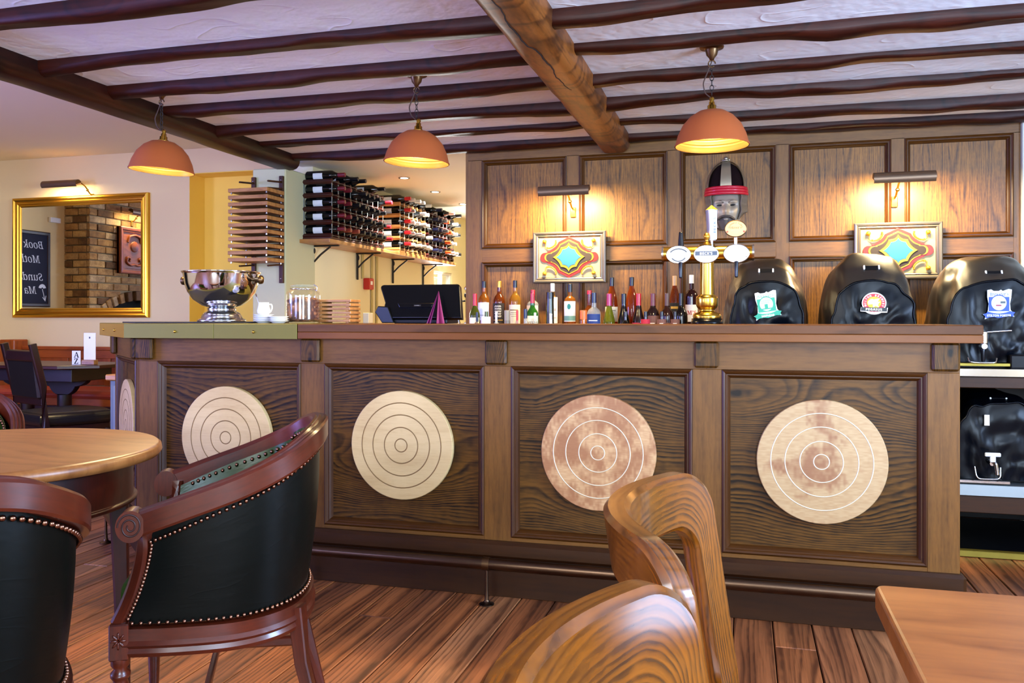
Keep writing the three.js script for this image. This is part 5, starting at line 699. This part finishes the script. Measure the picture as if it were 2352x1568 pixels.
// ---------- leather tub chairs ----------
function tubChair(pos, turn, label) {
  const g = thing('tub_chair', label, 'armchair', pos, turn, 'leather tub chairs around the round table');
  const mir = (h) => [...h, ...h.slice(0, -1).reverse().map(([x, y, z]) => [-x, y, z])];
  const topC = smooth(mir([[-.262, .648, .225], [-.274, .685, .1], [-.272, .73, -.05], [-.237, .775, -.165], [-.15, .82, -.243], [0, .836, -.272]]), 96);
  const botC = smooth(mir([[-.235, .4, .262], [-.252, .4, .1], [-.247, .4, -.04], [-.21, .405, -.145], [-.13, .41, -.212], [0, .41, -.235]]), 96);
  const at = (C, s) => { const f = clamp(s) * 96, i = Math.min(95, Math.floor(f)); return C[i].clone().lerp(C[i + 1], f - i); };
  const front = (s) => Math.max(0, 1 - Math.min(s, 1 - s) / .16);     // 1 at the arm fronts
  const skin = (s, t, off) => {
    const a = at(topC, s), b = at(botC, s), p = a.clone().lerp(b, t); const f = front(s);
    p.z += f * (lerp(.182, .262, Math.pow(t, 1.9)) - lerp(.225, .262, t));
    const out = V(p.x, 0, p.z + (Math.abs(p.x) > .2 ? -p.z : 0)).normalize(); const bulge = .012 * Math.sin(Math.PI * t) * Math.sin(Math.PI * s); return p.addScaledVector(out, bulge + off);
  };
  const t0 = (s) => .05 / (at(topC, s).y - at(botC, s).y);   // leather starts below the rail
  const tt = (t, s = .5) => lerp(t0(s) * .6, 1, t);
  part('outer_leather', surface(72, 14, (u, v) => skin(u, tt(v, u), -.002)), M.leatherDark, g); part('inner_leather', surface(72, 12, (u, v) => { const p = skin(1 - u, lerp(.04, .8, v), -.04 - .012 * Math.sin(Math.PI * v)); return p; }), M.leatherGreen, g);
  // moulded top rail
  const sec = [[-.021, -.036], [.021, -.036], [.024, -.03], [.024, .014], [.019, .02], [.014, .013], [.009, .022], [.003, .016], [-.003, .024], [-.010, .017], [-.016, .022], [-.024, .014], [-.024, -.03]];
  part('top_rail', sweep(topC, sec.map(([a, b]) => [-a, b]), .6, true, 22), M.mahog, g);
  for (const s of [-1, 1]) {
    const sc = new THREE.CylinderGeometry(.037, .037, .054, 28); sc.rotateZ(Math.PI / 2); const ag = part('arm_scroll', triUV(mv(sc, s * .262, .642, .232), 0, .4), M.mahog, g);
    const sp = []; for (let i = 0; i <= 44; i++) { const a = i / 44 * Math.PI * 4.2, r = .031 - .025 * i / 44; sp.push(V(s * .2895, .642 + r * Math.sin(a), .232 + r * Math.cos(a))); } part('volute', new THREE.TubeGeometry(new THREE.CatmullRomCurve3(sp), 90, .0022, 5), mat(0x2a0d08, .5), ag);
    const ed = []; for (let i = 0; i <= 20; i++) { const p = skin(s < 0 ? 0 : 1, i / 20, .0); p.z += .014; p.x -= s * .012; ed.push(p); }  part('arm_support', sweep(ed.map(p => [p.x, p.y, p.z]), rectSec(.04, .036, .008), .5), M.mahog, g);
    part('rosette_block', mv(wood(.05, .085, .05, 1, .3, .003), s * .232, .365, .268), M.mahog, g); for (let i = 0; i < 8; i++) { const pt = new THREE.SphereGeometry(.008, 6, 4); pt.scale(1.3, .45, .3); pt.rotateZ(i * Math.PI / 4); pt.translate(.011 * Math.cos(i * Math.PI / 4), .011 * Math.sin(i * Math.PI / 4), 0); const q = pt.clone(); q.rotateY(s * Math.PI / 2); part('petal', mv(q, s * .258, .37, .268), M.mahog, g); }
    part('front_leg', lathe([[.014, 0], [.018, .02], [.014, .04], [.017, .1], [.021, .2], [.024, .25], [.018, .27], [.026, .28], [.026, .288], [.016, .298], [.025, .308], [.025, .325]], 20).translate(s * .232, 0, .268), M.mahog, g);
    part('rear_leg', sweep([[s * .165, .39, -.2], [s * .172, .25, -.215], [s * .19, 0, -.285]], (t) => rectSec(lerp(.045, .03, t), lerp(.045, .03, t), .004), .5), M.mahog, g);
    part('side_stretcher', sweep(smooth([[s * .228, .17, .25], [s * .21, .172, .05], [s * .178, .175, -.22]], 14), rectSec(.018, .03, .006), .5), M.mahog, g);
  }
  part('cross_stretcher', mv(wood(.4, .026, .018, 0, .5, .005), 0, .172, .06), M.mahog, g);
  const railS = [[-.018, -.036], [.016, -.036], [.02, -.026], [.016, -.016], [.022, -.008], [.016, .002], [.016, .03], [-.018, .03]]; part('seat_rail', sweep(botC.map(p => V(p.x, p.y - .036, p.z)), railS.map(([a, b]) => [-a, b]), .6, true, 30), M.mahog, g); part('seat_rail', mv(wood(.44, .066, .036, 0, .6, .006), 0, .362, .272), M.mahog, g);
  part('seat_pad', (() => { const s = new THREE.Shape(); s.moveTo(-.2, .25); s.lineTo(.2, .25); s.quadraticCurveTo(.22, 0, .17, -.12); s.quadraticCurveTo(.1, -.19, 0, -.19); s.quadraticCurveTo(-.1, -.19, -.17, -.12); s.quadraticCurveTo(-.22, 0, -.2, .25); const q = new THREE.ExtrudeGeometry(s, { depth: .03, bevelEnabled: true, bevelThickness: .035, bevelSize: .03, bevelOffset: -.01, bevelSegments: 5, curveSegments: 14 }); q.rotateX(Math.PI / 2); return mv(q, 0, .47, 0); })(), M.leatherGreen, g);
  // brass nails along the leather's edge
  const ng = new THREE.SphereGeometry(.0062, 7, 5), nails = []; const row = (f, n, inset) => { for (let i = 0; i <= n; i++) { const m = part('stud', ng, M.nail, g); m.position.copy(f(i / n)); } };
  row(t => skin(t, t0(t), .004), 80); row(t => skin(t, .985, .004), 70); row(t => skin(.004, .24 + .7 * t, .004), 20); row(t => skin(.996, .24 + .7 * t, .004), 20);
  row(t => skin(.04 + .92 * t, .075, -.044), 52);
  g.scale.z = .86;
  return g;
}
tubChair([-1.332, 0, -1.985], R(-60.6), 'green and black leather tub chair facing the round table, side on');
tubChair([-1.5, 0, -1.22], R(-131.2), 'dark leather tub chair with its back to the viewer at the left edge');
tubChair([-2.972, 0, -2.5], R(49), 'leather tub chair beyond the round table, only its rail showing');
// ---------- round pine table ----------
{
  const g = thing('round_table', 'round scrubbed pine table with a deep apron', 'table', [-2.10, 0, -1.91]); const top = lathe([[0, .712], [.46, .712], [.474, .716], [.481, .728], [.478, .742], [.468, .75], [0, .752]], 96); const q = triUV(top, 0, .7); part('top', q, tex(T.pine, .36, { tint: 0xe0d0c8 }), g);
  const ap = tex(T.mahog, .4, { tint: 0xc8a080 }); part('apron', triUV(lathe([[.40, .712], [.40, .6], [.408, .598], [.412, .592], [.408, .584], [.396, .582], [.375, .584], [.375, .712]], 80), 1, .5), ap, g);
  for (let i = 0; i < 4; i++) { const a = R(45 + 90 * i + 8), x = .36 * Math.cos(a), z = .36 * Math.sin(a); part('leg', sweep([[x, .712, z], [x, .58, z], [x * 1.02, .3, z * 1.02], [x * 1.04, 0, z * 1.04]], (t) => rectSec(lerp(.06, .034, t), lerp(.06, .034, t), .006), .5), ap, g); }
}
// ---------- oak chairs with bowed backs ----------
function oakChair(pos, turn, label) {
  const g = thing('oak_chair', label, 'chair', pos, turn, 'bowed oak chairs at the right table');
  const O = [], I = [], L = .29, li = .236, vt = .845, vb = .752, ro = .062, ri = .05;
  const half = []; for (let i = 0; i <= 14; i++) half.push([[-L, i / 14 * (vt - ro)], [-li, i / 14 * (vb - ri)]]); for (let i = 1; i <= 10; i++) { const a = i / 10 * Math.PI / 2; half.push([[-L + ro * (1 - Math.cos(a)), vt - ro + ro * Math.sin(a)], [-li + ri * (1 - Math.cos(a)), vb - ri + ri * Math.sin(a)]]); } for (let i = 1; i <= 14; i++) { const t = i / 14; half.push([[lerp(-L + ro, 0, t), vt], [lerp(-li + ri, 0, t), vb]]); }
  for (const [o, n] of half) { O.push(o); I.push(n); } for (const [o, n] of half.slice(0, -1).reverse()) { O.push([-o[0], o[1]]); I.push([-n[0], n[1]]); }
  const zb = (u) => -.12 * (1 - Math.pow(Math.min(1, Math.abs(u) / .3), 2)), rake = (v) => (v > .45 ? (.8 - v) * .15 : .0525 - (.45 - v) * .12);
  const bend = (u, v, w) => { const e = .004, d = (zb(u + e) - zb(u - e)) / (2 * e), n = V(-d, 0, 1).normalize(); return V(u, v, zb(u) + rake(v)).addScaledVector(n, w); };
  part('back_frame', (() => { const b = band(O, I, .04, bend, .008); const uv = b.attributes.uv; for (let i = 0; i < uv.count; i++) uv.setXY(i, uv.getX(i) / .5, uv.getY(i) / .5); return b; })(), M.oak, g);
  part('seat', (() => { const s = new THREE.Shape(); s.moveTo(-.19, .36); s.quadraticCurveTo(0, .4, .19, .36); s.quadraticCurveTo(.23, .34, .23, .28); s.lineTo(.21, .02); s.quadraticCurveTo(0, -.12, -.21, .02); s.lineTo(-.23, .28); s.quadraticCurveTo(-.23, .34, -.19, .36); const q = extrude(s, .036, .01, 3, 12); q.rotateX(Math.PI / 2); return triUV(mv(q, 0, .465, .03), 2, .5); })(), M.oak, g);
  for (const s of [-1, 1]) { part('front_leg', sweep([[s * .18, .435, .35], [s * .2, 0, .38]], (t) => rectSec(lerp(.042, .03, t), lerp(.042, .03, t), .006), .5), M.oak, g); part('side_stretcher', sweep([[s * .19, .2, .36], [s * .25, .2, -.01]], rectSec(.022, .03, .005), .5), M.oak, g); part('seat_bearer', sweep([[s * .19, .43, .3], [s * .25, .43, .02]], rectSec(.022, .05, .005), .5), M.oak, g); }
  part('cross_stretcher', mv(wood(.42, .028, .02, 0, .5, .005), 0, .2, .18), M.oak, g);
  return g;
}
oakChair([-.062, 0, -1.306], Math.PI / 2, 'oak chair with bowed back standing behind the nearest one'); oakChair([-.054, 0, -.651], Math.PI / 2, 'nearest oak chair, its grained back cut by the bottom edge');
// ---------- right-hand table ----------
{
  const g = thing('dining_table', 'square edged hardwood table top at the lower right', 'table', [.76, 0, -.76]); const s = new THREE.Shape(), w = .586, d = .512, r = .02; s.moveTo(-w + r, -d); s.lineTo(w - r, -d); s.quadraticCurveTo(w, -d, w, -d + r); s.lineTo(w, d - r); s.quadraticCurveTo(w, d, w - r, d); s.lineTo(-w + r, d); s.quadraticCurveTo(-w, d, -w, d - r); s.lineTo(-w, -d + r); s.quadraticCurveTo(-w, -d, -w + r, -d);
  const q = extrude(s, .034, .006, 3); q.rotateX(-Math.PI / 2); part('top', triUV(mv(q, 0, .716, 0), 0, .9), tex(T.pine, .34, { tint: 0xe8c4a8 }), g); part('column', lathe([[.05, .06], [.04, .12], [.035, .5], [.045, .64], [.09, .69], [.12, .7], [.12, .716]], 24), M.iron, g); for (let i = 0; i < 4; i++) { const a = R(45 + 90 * i); part('foot', tube([[.03 * Math.cos(a), .1, .03 * Math.sin(a)], [.18 * Math.cos(a), .06, .18 * Math.sin(a)], [.32 * Math.cos(a), .02, .32 * Math.sin(a)]], .02, 12, 8), M.iron, g); }
}
renderer.render(scene, camera);
